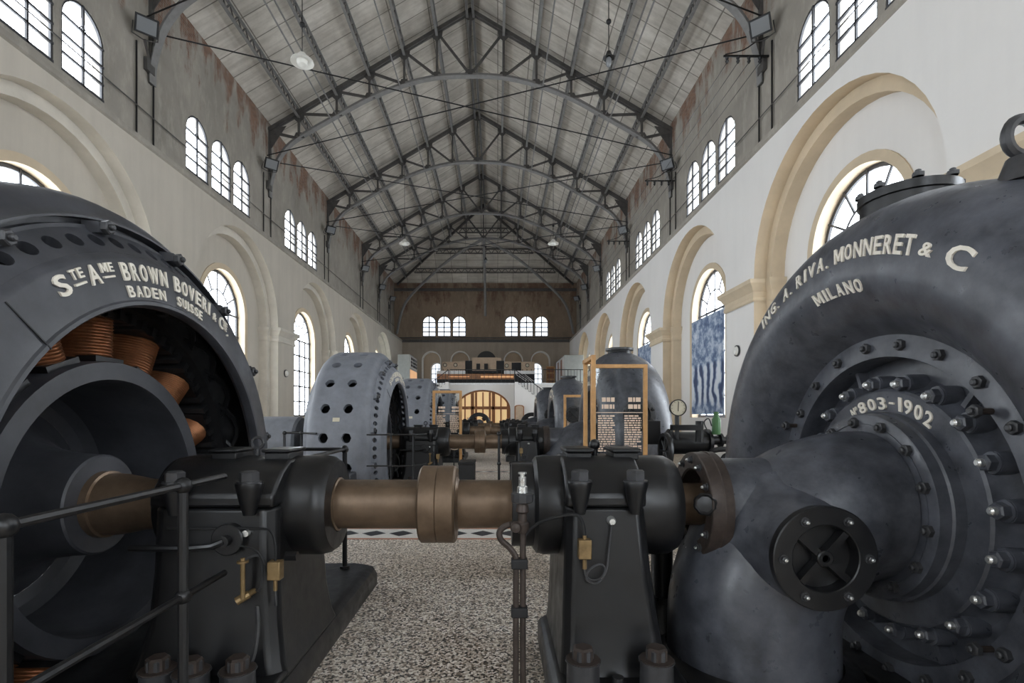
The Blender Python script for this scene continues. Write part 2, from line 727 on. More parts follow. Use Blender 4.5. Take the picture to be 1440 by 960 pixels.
# ------------------------------------------------------------------ SETTING: floor
mb = MB().box((-12, YF - 2, -.15), (10, YB + .5, 0))
struct('floor', mb, FLOOR)
for k, y in enumerate((6.9, 14.4, 21.9, 29.4)):
    mb = MB()
    x0, x1 = -2.6, 2.0
    mb.box((x0, y - .33, 0), (x1, y + .33, .002), 0)
    for s in (-1, 1):
        mb.box((x0, y + s * .30 - .03, .002), (x1, y + s * .30 + .03, .004), 1)
    x = x0 + .2
    while x < x1:
        mb.add([(x - .165, y, .0035), (x, y - .16, .0035), (x + .165, y, .0035), (x, y + .16, .0035)], [(0, 1, 2, 3)], 2)
        x += .366
    struct('trim_%d' % (k + 1), mb, [WHITETILE, REDTILE, BLACKTILE])


# ------------------------------------------------------------------ SETTING: side walls
def arch(cy, hw, z0, zs, n=24):
    """boundary of an arched opening, from the foot at low Y over the top to the foot at high Y"""
    return [(cy - hw, z0)] + [(cy - hw * math.cos(PI * i / n), zs + hw * math.sin(PI * i / n)) for i in range(n + 1)] + [(cy + hw, z0)]


SP = 5.22        # springing height of the big arches
AH = 2.92        # half width of the big arches
WIN_HW, WIN_SP, WIN_Z0 = 1.43, 5.3, 1.5


def at(side, w):
    return (lambda y, z: Vector((side * w, y, z)))


def over(mb, side, w, curve, top, y0, y1, m=0):
    """the face around an arched opening, between y0 and y1 and up to top"""
    q = at(side, w)
    ys = curve[1:-1]
    mb.add([q(y0, 0), q(curve[0][0], 0), q(curve[0][0], top), q(y0, top)], [(0, 1, 2, 3)], m)
    mb.add([q(curve[-1][0], 0), q(y1, 0), q(y1, top), q(curve[-1][0], top)], [(0, 1, 2, 3)], m)
    mb.strip([q(y, z) for y, z in ys], [q(y, top) for y, z in ys], m)


tn = [5]
wn = [0]


def tname():
    tn[0] += 1
    return 'trim_%d' % (tn[0] - 1)


def wname():
    wn[0] += 1
    return 'window_%d' % wn[0]


portals = []


def portal(loc, rot, sx, sy):
    l = bpy.data.lights.new('daylight', 'AREA')
    l.shape = 'RECTANGLE'
    l.size, l.size_y = sx, sy
    l.cycles.is_portal = True
    o = bpy.data.objects.new('daylight', l)
    o.location = loc
    o.rotation_euler = rot
    COL.objects.link(o)
    o['kind'] = 'helper'


def lower_window(side, cy, xw):
    r = sroot(wname(), (side * xw, cy, WIN_Z0))
    q = at(side, xw)
    fr = MB()
    R = WIN_HW
    out = arch(cy, R, WIN_Z0, WIN_SP, 24)
    inn = arch(cy, R - .09, WIN_Z0 + .09, WIN_SP, 24)
    d = side * .06
    for a, b in ((out, inn),):
        A0 = [q(y, z) for y, z in a]
        B0 = [q(y, z) for y, z in b]
        A1 = [p + Vector((d, 0, 0)) for p in A0]
        B1 = [p + Vector((d, 0, 0)) for p in B0]
        fr.strip(A0, B0)
        fr.strip(B0, B1)
    fr.beam(q(cy - R, WIN_Z0 + .05), q(cy + R, WIN_Z0 + .05), .06, .10)
    bw = .045 + .0012 * max(0, cy - 8)
    for i in range(1, 4):
        y = cy - R + 2 * R * i / 4
        fr.beam(q(y, WIN_Z0), q(y, WIN_SP), .05, bw * (1.6 if i == 2 else 1), (0, 1, 0))
    for i in range(1, 6):
        z = WIN_Z0 + (WIN_SP - WIN_Z0) * i / 5
        fr.beam(q(cy - R, z), q(cy + R, z), .05, bw if i < 5 else .07)
    ri = R * .52
    fr.tube([q(cy - ri * math.cos(PI * i / 16), WIN_SP + ri * math.sin(PI * i / 16)) for i in range(17)], .022, 6)
    for i in range(1, 6):
        t = PI * i / 6
        r0 = ri if i != 3 else 0
        fr.beam(q(cy - r0 * math.cos(t), WIN_SP + r0 * math.sin(t)), q(cy - R * math.cos(t), WIN_SP + R * math.sin(t)), .045, .035, (1, 0, 0))
    fr.build('window_frame', WINGREY, r)
    pn = MB()
    c = arch(cy, R - .02, WIN_Z0, WIN_SP, 24)
    pn.add([Vector((side * (xw + .03), y, z)) for y, z in c], [tuple(range(len(c)))])
    pn.build('pane', GLASS, r)
    portal((side * (xw + .1), cy, 4.1), (0, side * PI / 2, 0), 5.2, 2.8)


TZ0, TZS, THW = 9.35, 10.65, .625


def trio(side, cy, xw, axis='side', z0=TZ0, zs=TZS, hw=THW, pitch=1.45):
    r = sroot(wname(), (side * xw, cy, z0) if axis == 'side' else (cy, xw, z0))
    fr = MB()
    pn = MB()
    bw = .048 + .0006 * max(0, cy - 12) if axis == 'side' else .095
    for k in (-1, 0, 1):
        c0 = cy + k * pitch

        def q(y, z, dd=0.):
            return Vector((side * (xw + dd), y, z)) if axis == 'side' else Vector((y, xw + dd, z))
        a = arch(c0, hw, z0, zs, 14)
        b = arch(c0, hw - .05, z0 + .05, zs, 14)
        fr.strip([q(*p) for p in a], [q(*p) for p in b])
        fr.strip([q(*p) for p in b], [q(*p, .05) for p in b])
        fr.beam(q(c0 - hw, z0 + .03), q(c0 + hw, z0 + .03), .05, .06)
        fr.beam(q(c0, z0), q(c0, zs + hw), .05, bw, (0, 1, 0) if axis == 'side' else (1, 0, 0))
        for i in range(1, 4):
            z = z0 + (zs - z0) * i / 3 + .0
            fr.beam(q(c0 - hw, z), q(c0 + hw, z), .05, bw)
        fr.tube([q(c0 - .09 * math.cos(t * PI / 8), zs + .03 + .09 * math.sin(t * PI / 8)) for t in range(9)], .012, 5)
        pn.add([q(y, z, .03) for y, z in arch(c0, hw - .01, z0, zs, 14)], [tuple(range(17))])
    fr.build('window_frame', WINGREY, r)
    pn.build('pane', GLASS if axis == 'side' else DIMGLASS, r)
    if axis == 'side':
        portal((side * (xw + .1), cy, (z0 + zs + hw) / 2), (0, side * PI / 2, 0), 2.1, 4.4)
    else:
        portal((cy, xw + .1, (z0 + zs + hw) / 2), (-PI / 2, 0, 0), 4.4, 2.1)


DEPTH = .33
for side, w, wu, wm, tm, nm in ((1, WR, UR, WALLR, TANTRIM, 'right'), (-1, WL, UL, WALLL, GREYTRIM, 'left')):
    lo = MB()
    rec = MB()
    w1, w2 = w + DEPTH, w + 2 * DEPTH
    for k, cy in enumerate(BAYS):
        y0, y1 = cy - 3.75, cy + 3.75
        if k == len(BAYS) - 1:
            y1 = YB
        if k == 0:
            y0 = YF - 2
        c0 = arch(cy, AH, 0, SP)
        c1 = arch(cy, AH - .27, 0, SP)
        over(lo, side, w, c0, LEDGE, y0, y1)
        q0, q1, q2 = at(side, w), at(side, w1), at(side, w2)
        # order of the arch: reveal, stepped ring, second reveal
        t = MB()
        t.strip([q0(*p) for p in c0], [q1(*p) for p in c0])
        t.strip([q1(*p) for p in c0], [q1(*p) for p in c1])
        t.strip([q1(*p) for p in c1], [q2(*p) for p in c1])
        struct(tname(), t, tm)
        # recessed wall with the window opening
        cw = arch(cy, WIN_HW, WIN_Z0, WIN_SP)
        q = at(side, w2)
        ctop = [(y, z) for y, z in arch(cy, AH - .27, 0, SP, 24)]
        a1 = ctop[1:-1]
        a2 = cw[1:-1]
        lo.strip([q(*p) for p in a1], [q(*p) for p in a2])
        for s_ in (0, -1):
            lo.add([q(ctop[s_][0], 0), q(cw[s_][0], 0), q(cw[s_][0], SP), q(ctop[s_][0], SP)], [(0, 1, 2, 3)])
            lo.add([q(ctop[s_][0], SP), q(cw[s_][0], SP), q(cw[s_][0], WIN_SP)], [(0, 1, 2)])
        lo.add([q(cw[0][0], 0), q(cw[-1][0], 0), q(cw[-1][0], WIN_Z0), q(cw[0][0], WIN_Z0)], [(0, 1, 2, 3)])
        # surround and reveal of the window
        t = MB()
        cs = arch(cy, WIN_HW + .2, WIN_Z0, WIN_SP)
        qs, qr = at(side, w2 - .03), at(side, w2 + .32)
        t.strip([q(*p) for p in cs], [qs(*p) for p in cs])
        t.strip([qs(*p) for p in cs], [qs(*p) for p in cw])
        t.strip([qs(*p) for p in cw], [qr(*p) for p in cw])
        t.add([qs(cw[0][0], WIN_Z0), qs(cw[-1][0], WIN_Z0), qr(cw[-1][0], WIN_Z0), qr(cw[0][0], WIN_Z0)], [(0, 1, 2, 3)])
        struct(tname(), t, TANTRIM)
        lower_window(side, cy, w2 + .24)
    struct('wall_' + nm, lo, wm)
    # the cornice block on each pier, running back into both reveals
    for k in range(len(BAYS) - 1):
        ya, yb = BAYS[k] + AH, BAYS[k + 1] - AH
        t = MB()
        prof = [(.02, 4.60), (.05, 4.64), (.05, 4.72), (.03, 4.74), (.03, 4.86), (.07, 4.90), (.11, 4.98), (.19, 5.06), (.20, 5.16), (0, 5.16)]
        rings = []
        for e, z in prof:
            rings.append([Vector((side * x, y, z)) for x, y in ((w1, ya - e), (w - e, ya - e), (w - e, yb + e), (w1, yb + e))])
        t.loft(rings, 0, False, False)
        t.loft([[Vector((side * (w1 if x == w1 else w2), y, z)) for x, y in ((w1, ya + .27 - e * .6), (w2, ya + .27 - e * .6))] for e, z in prof], 0, False, False)
        for yy, sg in ((ya - 0, -1), (yb + 0, 1)):
            t.loft([[Vector((side * (w1 - e * .6), yy + sg * 0, z)), Vector((side * (w1 - e * .6), yy + sg * (.27 + e * .6), z)), Vector((side * w2, yy + sg * (.27 + e * .6), z))] for e, z in prof], 0, False, False)
        struct(tname(), t, tm)
    # ledge on top of the thick wall
    t = MB()
    pf = [(w - .0, LEDGE - .10), (w - .05, LEDGE - .06), (w - .05, LEDGE + .06), (wu, LEDGE + .10)]
    t.loft([[Vector((side * x, YF - 2, z)) for x, z in pf], [Vector((side * x, YB, z)) for x, z in pf]], 0, False, False)
    struct(tname(), t, UPPER)
    # upper wall with the triple windows
    up = MB()
    q = at(side, wu)
    cuts = [YF - 2]
    for k, cy in enumerate(BAYS):
        y0 = cy - 3.75 if k else YF - 2
        y1 = cy + 3.75 if k < len(BAYS) - 1 else YB
        edges = [y0]
        blind = cy > 40 or (cy > 30 and side < 0)
        if blind:
            up.add([q(y0, LEDGE), q(y1, LEDGE), q(y1, EAVE + .25), q(y0, EAVE + .25)], [(0, 1, 2, 3)])
            continue
        for j in (-1, 0, 1):
            edges += [cy + j * 1.45 - THW, cy + j * 1.45 + THW]
        edges.append(y1)
        for i in range(0, 7, 2):
            up.add([q(edges[i], LEDGE), q(edges[i + 1], LEDGE), q(edges[i + 1], EAVE + .25), q(edges[i], EAVE + .25)], [(0, 1, 2, 3)])
        for j in (-1, 0, 1):
            a = arch(cy + j * 1.45, THW, TZ0, TZS, 14)
            up.add([q(a[0][0], LEDGE), q(a[-1][0], LEDGE), q(a[-1][0], TZ0), q(a[0][0], TZ0)], [(0, 1, 2, 3)])
            up.strip([q(*p) for p in a[1:-1]], [q(p[0], EAVE + .25) for p in a[1:-1]])
            up.strip([q(*p) for p in a], [at(side, wu + .30)(*p) for p in a])
            up.add([q(a[0][0], TZ0), q(a[-1][0], TZ0), at(side, wu + .3)(a[-1][0], TZ0), at(side, wu + .3)(a[0][0], TZ0)], [(0, 1, 2, 3)])
        if not (cy > 40 or (cy > 30 and side < 0)):
            trio(side, cy, wu + .02)
    struct('wall_%s_upper' % nm, up, UPPER)

# ------------------------------------------------------------------ SETTING: ceiling
XL, XR = -UL - .05, UR + .05
YR = 42.2
mb = MB()
ez = EAVE + .22
rz = RIDGE + .2
mb.add([(XL, YF - 2, ez), (XL, YR, ez), (CX, YR, rz), (CX, YF - 2, rz)], [(0, 1, 2, 3)])
mb.add([(XR, YF - 2, ez), (XR, YR, ez), (CX, YR, rz), (CX, YF - 2, rz)], [(0, 1, 2, 3)])
mb.add([(XL, YR, ez), (XL, YB, ez), (CX, YR, rz)], [(0, 1, 2)])
mb.add([(XR, YR, ez), (XR, YB, ez), (CX, YR, rz)], [(0, 1, 2)])
mb.add([(XL, YB, ez), (XR, YB, ez), (CX, YR, rz)], [(0, 1, 2)])
struct('ceiling', mb, CEIL)

# ------------------------------------------------------------------ SETTING: back wall
mb = MB()
BT = [(-5.08, 1), (2.72, 1)]                       # centres of the two triple windows
BZ0, BZS, BHW, BP = 9.02, 10.32, .62, 1.42
tops = []


def bq(x, z, d=0.):
    return Vector((x, YB + d, z))


UPZ = EAVE + .25
xs = [XL - .2]
for c, _ in BT:
    for j in (-1, 0, 1):
        xs += [c + j * BP - BHW, c + j * BP + BHW]
xs.append(XR + .2)
for i in range(0, len(xs), 2):
    mb.add([bq(xs[i], 8.6), bq(xs[i + 1], 8.6), bq(xs[i + 1], UPZ), bq(xs[i], UPZ)], [(0, 1, 2, 3)])
for c, _ in BT:
    for j in (-1, 0, 1):
        a = arch(c + j * BP, BHW, BZ0, BZS, 14)
        mb.add([bq(a[0][0], 8.6), bq(a[-1][0], 8.6), bq(a[-1][0], BZ0), bq(a[0][0], BZ0)], [(0, 1, 2, 3)])
        mb.strip([bq(*p) for p in a[1:-1]], [bq(p[0], UPZ) for p in a[1:-1]])
        mb.strip([bq(*p) for p in a], [bq(*p, .3) for p in a])
struct('wall_back_upper', mb, BACKW)
for c, _ in BT:
    trio(1, c, YB + .04, 'back', BZ0, BZS, BHW, BP)
# lower part: five arched recesses, the outer two holding windows
mb = MB()
LOWC = plaster('grey_brown_plaster', (.40, .34, .28), .2, .8, .5)
AC = [-6.28, -3.55, -1.08, 1.48, 4.05]
AR, ASP = .92, 6.72
edge = [XL - .2]
for c in AC:
    edge += [c - AR, c + AR]
edge.append(XR + .2)
for i in range(0, len(edge), 2):
    mb.add([bq(edge[i], 0), bq(edge[i + 1], 0), bq(edge[i + 1], 8.6), bq(edge[i], 8.6)], [(0, 1, 2, 3)])
for c in AC:
    a = arch(c, AR, 0, ASP, 14)
    mb.strip([bq(*p) for p in a[1:-1]], [bq(p[0], 8.6) for p in a[1:-1]])
struct('wall_back', mb, LOWC)
RECW = plaster('warm_recess_plaster', (.50, .40, .30), .12, .8, .4)
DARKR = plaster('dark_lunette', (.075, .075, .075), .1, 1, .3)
for k, c in enumerate(AC):
    t = MB()
    a = arch(c, AR, 0, ASP, 14)
    b = arch(c, AR - .10, 0, ASP, 14)
    t.strip([bq(*p, -.06) for p in a], [bq(*p, -.06) for p in b])
    t.strip([bq(*p, -.06) for p in a], [bq(*p) for p in a])
    t.strip([bq(*p, -.06) for p in b], [bq(*p, .6) for p in b])
    if k != 2:
        struct(tname(), t, WHITEP)
    hasw = k in (0, 4)
    r = MB()
    if not hasw:
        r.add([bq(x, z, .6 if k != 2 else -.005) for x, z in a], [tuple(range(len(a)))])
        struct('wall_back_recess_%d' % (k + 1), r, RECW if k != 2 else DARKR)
    else:
        wc = c + (.45 if k == 0 else -.35)
        w_ = arch(wc, .5, 4.1, 6.0, 14)
        r.strip([bq(*p, .6) for p in a], [bq(*p, .6) for p in w_])
        r.strip([bq(*p, .6) for p in w_], [bq(*p, .9) for p in w_])
        r.add([bq(a[0][0], 0, .6), bq(a[-1][0], 0, .6), bq(w_[-1][0], 4.1, .6), bq(w_[0][0], 4.1, .6)], [(0, 1, 2, 3)])
        struct('wall_back_recess_%d' % (k + 1), r, RECW)
        wr = sroot(wname(), (wc, YB + .8, 4.1))
        f = MB()
        for i in range(5):
            z = 4.1 + 1.9 * i / 4
            f.beam(bq(wc - .5, z, .8), bq(wc + .5, z, .8), .05, .07)
        for x in (-.17, .17):
            f.beam(bq(wc + x, 4.1, .8), bq(wc + x, 6.42, .8), .05, .06, (1, 0, 0))
        f.build('window_frame', WINGREY, wr)
        p_ = MB().add([bq(x, z, .84) for x, z in w_], [tuple(range(len(w_)))])
        p_.build('pane', DIMGLASS, wr)
        rim = arch(wc, .60, 4.1, 6.0, 14)
        t2 = MB()
        t2.strip([bq(*p, .56) for p in rim], [bq(*p, .56) for p in w_])
        t2.strip([bq(*p, .56) for p in rim], [bq(*p, .6) for p in rim])
        struct(tname(), t2, WHITEP)
t = MB()
t.box((XL, YB - .22, 8.46), (XR, YB, 8.62))
t.box((XL, YB - .30, 8.62), (XR, YB, 8.70))
t.box((XL, YB - .14, 8.84), (XR, YB, 8.92))
struct(tname(), t, TRUSSM)
t = MB()
t.box((XL, YB - .15, 13.3), (XR, YB, 13.55))
struct(tname(), t, TRUSSM)
# wall behind the viewpoint
mb = MB()
fq = lambda x, z: Vector((x, YF - 2, z))
FILLWIN = [(-5.4, 1.0), (3.0, 1.0)]  # unseen windows added to throw soft light on the machine fronts
fx = [XL - .2]
for c, hw in FILLWIN:
    fx += [c - hw, c + hw]
fx.append(XR + .2)
for i in range(0, len(fx), 2):
    mb.add([fq(fx[i], 0), fq(fx[i + 1], 0), fq(fx[i + 1], 14.3), fq(fx[i], 14.3)], [(0, 1, 2, 3)])
for c, hw in FILLWIN:
    a = arch(c, hw, 2.2, 8.6, 20)
    mb.add([fq(a[0][0], 0), fq(a[-1][0], 0), fq(a[-1][0], 2.2), fq(a[0][0], 2.2)], [(0, 1, 2, 3)])
    mb.strip([fq(*p) for p in a[1:-1]], [fq(p[0], 14.3) for p in a[1:-1]])
mb.add([fq(XL - .2, 14.3), fq(XR + .2, 14.3), fq(CX, 19.6)], [(0, 1, 2)])
struct('wall_front', mb, WALLL)
for c, hw in FILLWIN:
    a = arch(c, hw, 2.2, 8.6, 20)
    r = sroot(wname(), (c, YF - 2, 2.2))
    m = MB()
    for k in range(1, 4):
        m.beam(fq(c - hw + hw * k / 2, 2.2), fq(c - hw + hw * k / 2, 9.8), .05, .04, (1, 0, 0))
    for k in range(7):
        m.beam(fq(c - hw, 2.2 + k * 1.07), fq(c + hw, 2.2 + k * 1.07), .05, .04)
    m.build('window_frame', WINGREY, r)
    MB().add([fq(x, z) - Vector((0, .05, 0)) for x, z in a], [tuple(range(len(a)))]).build('pane', GLASS, r)
    portal((c, YF - 2.1, 6.2), (PI / 2, 0, 0), 2 * hw, 8.1)
#MARK-ROOF
# ------------------------------------------------------------------ ROOF: trusses, purlins, ties
UN = [1.43, 2.83, 4.32, 5.72, 7.34]
HWT = (UR + UL) / 2              # half width between the upper walls
CXT = (UR - UL) / 2
RZ = lambda u: RIDGE - (RIDGE - EAVE) * abs(u) / HWT - .10
ARC = [(0, 14.49), (1.43, 14.42), (2.83, 14.10), (4.32, 13.52), (5.72, 12.76), (7.34, 11.82), (7.94, 11.29), (8.3, 10.68), (8.52, 9.9), (8.56, 9.3)]


def arcz(u):
    u = abs(u)
    for (a, za), (b, zb) in zip(ARC, ARC[1:]):
        if a <= u <= b:
            return H + za + (zb - za) * (u - a) / (b - a)
    return H + ARC[-1][1]


def truss(y, label):
    t = thing('roof_truss', (CXT, y, EAVE), label, 'roof truss', 'iron roof trusses')
    R = lambda u, z: (CXT + u, y, z)
    for s in (-1, 1):
        m = MB()
        for d in (-.06, .06):
            a, b = Vector(R(s * HWT, RZ(HWT))), Vector(R(0, RZ(0)))
            m.beam(a + Vector((0, d, 0)), b + Vector((0, d, 0)), .075, .15)
        m.beam(R(s * HWT, RZ(HWT) + .07), R(0, RZ(0) + .07), .22, .02)
        m.build('rafter', TRUSSM, t)
    m = MB()
    pts = [R(-u, H + z) for u, z in reversed(ARC[1:])] + [R(u, H + z) for u, z in ARC]
    sm = MB()
    sm.tube(pts, .01, 4, smooth=4)
    # a T section swept along the arc
    P_ = [Vector(p) for p in pts]
    out = []
    for i in range(len(P_) - 1):
        a, b, c, d = P_[max(i - 1, 0)], P_[i], P_[i + 1], P_[min(i + 2, len(P_) - 1)]
        for k in range(4):
            q = k / 4
            out.append(.5 * ((2 * b) + (c - a) * q + (2 * a - 5 * b + 4 * c - d) * q * q + (3 * b - a - 3 * c + d) * q ** 3))
    out.append(P_[-1])
    rings = [[], []]
    sec = [(-.13, -.03), (.13, -.03), (.13, 0), (.025, 0), (.025, .13), (-.025, .13), (-.025, 0), (-.13, 0)]
    rr = []
    for i, p in enumerate(out):
        tdir = (out[min(i + 1, len(out) - 1)] - out[max(i - 1, 0)]).normalized()
        n = Vector((-tdir.z, 0, tdir.x))
        rr.append([p + Vector((0, a, 0)) + n * b for a, b in sec])
    m.loft(rr)
    m.build('arched_rib', RIBM, t)
    m = MB()
    for s in (-1, 1):
        for i, u in enumerate(UN):
            m.beam(R(s * u, arcz(u)), R(s * u, RZ(u)), .09, .07, (0, 1, 0))
            uin = UN[i - 1] if i else 0
            m.beam(R(s * u, RZ(u) - .05), R(s * uin, arcz(uin) + .05), .10, .06, (0, 1, 0))
        m.beam(R(s * HWT, RZ(HWT) - .05), R(s * UN[-1], arcz(UN[-1])), .10, .07, (0, 1, 0))
        m.beam(R(s * (HWT - .04), RZ(HWT)), R(s * (HWT - .04), H + 9.3), .10, .12, (0, 1, 0))
    m.beam(R(0, arcz(0)), R(0, RZ(0)), .09, .09, (0, 1, 0))
    split_build(m, 'web_bar', TRUSSM, t)
    m = MB()
    for s in (-1, 1):
        for u in UN:
            z = RZ(u)
            m.prism([(CXT + s * (u + .26), z - .12 - .09), (CXT + s * (u - .26), z - .12 + .20), (CXT + s * (u - .22), z - .24), (CXT + s * u, z - .46)], y - .012, y + .012)
            z = arcz(u)
            m.prism([(CXT + s * u - .25, z + .03 + (.12 if s < 0 else .12) * (s * -1 * -.25)), (CXT + s * u + .25, z + .03), (CXT + s * u + .12, z + .26), (CXT + s * u - .12, z + .26)], y - .012, y + .012)
        m.prism([(CXT + s * (HWT - .02), RZ(HWT) + .05), (CXT + s * (HWT - .02), RZ(HWT) - .75), (CXT + s * (HWT - .12), RZ(HWT) - .75), (CXT + s * (HWT - .75), RZ(HWT) + .20)], y - .012, y + .012)
    m.prism([(CXT - .35, arcz(0) + .02), (CXT + .35, arcz(0) + .02), (CXT + .1, arcz(0) + .3), (CXT - .1, arcz(0) + .3)], y - .012, y + .012)
    m.prism([(CXT - .35, RZ(0) - .2), (CXT, RZ(0)), (CXT + .35, RZ(0) - .2), (CXT + .1, RZ(0) - .38), (CXT - .1, RZ(0) - .38)], y - .012, y + .012)
    split_build(m, 'gusset_plate', TRUSSM, t)
    return t


ORD = ['behind the viewpoint', 'just above the viewpoint', 'nearest the camera', 'second from the camera', 'third from the camera', 'fourth from the camera', 'last before the hipped end']
t0_ = truss(TR[2], 'dark iron roof truss with pale arched lower rib, the nearest one')
for k in (3, 4, 5, 6):
    dup(t0_, (0, TR[k] - TR[2], 0), 'iron roof truss with pale arched rib, ' + ['', '', '', 'second one seen from the camera', 'third one down the hall', 'fourth one down the hall', 'last one where the hipped roof end starts'][k])
dup(t0_, (0, TR[1] - TR[2], 0), 'iron roof truss with arched rib, passing above the near pair of machines')

# purlins: lattice girders running down the hall on the rafters
SIDEW = {-1: 'left', 1: 'right'}
NTH = ['first below the ridge', 'second below the ridge', 'third below the ridge', 'fourth below the ridge', 'lowest, next to the wall']


def purlin(u, y0, y1, label, name='roof_purlin'):
    z = RZ(u) + .02
    x = CXT + u
    t = thing(name, (x, y0, z), label, 'roof purlin', 'lattice roof purlins')
    m = MB()
    m.box((x - .055, y0, z + .09), (x + .055, y1, z + .13))
    m.box((x - .012, y0, z + .03), (x + .012, y1, z + .13))
    m.box((x - .055, y0, z - .26), (x + .055, y1, z - .22))
    m.box((x - .012, y0, z - .22), (x + .012, y1, z - .16))
    m.build('chord', RIBM, t)
    m = MB()
    n = int((y1 - y0) / .5)
    for i in range(n):
        ya, yb = y0 + (y1 - y0) * i / n, y0 + (y1 - y0) * (i + 1) / n
        ym = (ya + yb) / 2
        m.beam((x, ya, z - .22), (x, ym, z + .09), .045, .035, (1, 0, 0))
        m.beam((x, ym, z + .09), (x, yb, z - .22), .045, .035, (1, 0, 0))
    m.build('lattice', TRUSSM, t)


for s in (-1, 1):
    for i, u in enumerate(UN):
        ye = YR + (YB - YR) * u / HWT
        purlin(s * u, YF, ye, 'grey lattice purlin on the %s roof slope, %s' % (SIDEW[s], NTH[i]))
rp = thing('ridge_beam', (CXT, YF, RZ(0)), 'double grey beam running along the ridge of the roof', 'roof beam')
m = MB()
for d in (-.13, .13):
    m.box((CXT + d - .05, YF, RZ(0) - .30), (CXT + d + .05, YR, RZ(0) - .27))
    m.box((CXT + d - .015, YF, RZ(0) - .30), (CXT + d + .015, YR, RZ(0) + .10))
m.build('channel', RIBM, rp)

# hipped end: ribs and rails
hipz = lambda y: RZ(0) - (RIDGE - EAVE) * (y - YR) / (YB - YR)
for nm, pts, lab in (
        ('hip_rib', [(CXT, YR, arcz(0)), (CXT, YR + 1.6, arcz(0) - .35), (CXT, YR + 3.4, arcz(0) - 1.5), (CXT, YR + 5, arcz(0) - 3.4), (CXT, YB - .35, arcz(0) - 5.2)], 'pale rib of the roof end dropping centrally down the back wall'),
        ('hip_rib', [(CXT, YR, arcz(0)), (CXT - 2.6, YR + 1.6, arcz(0) - .95), (CXT - 5.2, YR + 3.4, arcz(0) - 2.5), (CXT - 7.4, YR + 5, arcz(0) - 4.3), (CXT - 8.3, YB - .45, arcz(0) - 6.9)], 'pale rib of the roof end curving to the left back corner'),
        ('hip_rib', [(CXT, YR, arcz(0)), (CXT + 2.6, YR + 1.6, arcz(0) - .95), (CXT + 5.2, YR + 3.4, arcz(0) - 2.5), (CXT + 7.4, YR + 5, arcz(0) - 4.3), (CXT + 8.3, YB - .45, arcz(0) - 6.9)], 'pale rib of the roof end curving to the right back corner')):
    tag(MB().tube(pts, .12, 8, smooth=5).build(nm, RIBM), lab, 'roof rib', 'ribs of the hipped roof end')
for k, f in enumerate((.25, .5, .75)):
    y = YR + (YB - YR) * f
    z = RZ(0) - (RIDGE - EAVE) * f
    hw = HWT * f
    m = MB()
    for dz in (-.05, -.42):
        m.box((CXT - hw, y - .05, z + dz - .04), (CXT + hw, y + .05, z + dz + .04))
    n = int(2 * hw / .6)
    for i in range(n):
        xa, xb = CXT - hw + 2 * hw * i / n, CXT - hw + 2 * hw * (i + 1) / n
        m.beam((xa, y, z - .42), ((xa + xb) / 2, y, z - .05), .05, .05, (0, 1, 0))
        m.beam(((xa + xb) / 2, y, z - .05), (xb, y, z - .42), .05, .05, (0, 1, 0))
    tag(m.build('hip_purlin', TRUSSM), 'lattice purlin across the hipped roof end, ' + ['topmost and shortest', 'the middle one of three', 'lowest and longest'][k], 'roof purlin', 'purlins of the hipped roof end')
for s in (-1, 1):
    tag(MB().beam((CXT, YR, RZ(0)), (CXT + s * (HWT - .35), YB - .35, RZ(HWT) + .1), .12, .18).build('hip_rafter', TRUSSM), 'dark rafter of the roof end falling to the %s back corner' % SIDEW[s], 'rafter', 'rafters of the hipped roof end')

# crossing tie rods between neighbouring trusses
TN = ['nearest bay', 'second bay', 'third bay', 'fourth bay']
for k in range(1, 5):
    for s in (-1, 1):
        xa, xb = (-UL + .06, UR - .06) if s > 0 else (UR - .06, -UL + .06)
        tag(MB().cyl((xa, TR[k] + .5, 12.65), (xb, TR[k + 1] - .3, 12.55), .022, n=6).build('tie_rod', BLACK),
            'thin tie rod crossing under the roof from the near %s wall, %s' % ('left' if s > 0 else 'right', TN[k - 1]), 'tie rod', 'crossing tie rods')
# conduits running along under the roof
for s, u, z in ((-1, 5.95, 12.62), (-1, 5.75, 12.85), (-1, 3.0, 14.0), (1, 5.95, 12.62), (1, 5.8, 12.85), (1, 3.1, 14.0)):
    tag(MB().cyl((CXT + s * u, YF, H + z), (CXT + s * u, 42, H + z), .028, n=6).build('conduit', RIBM),
        'pale conduit strung along under the %s roof slope, %s' % (SIDEW[s], 'nearest the ridge' if u < 4 else ('the lower of a close pair' if z < 12.7 else 'the upper of a close pair')), 'conduit', 'roof conduits')

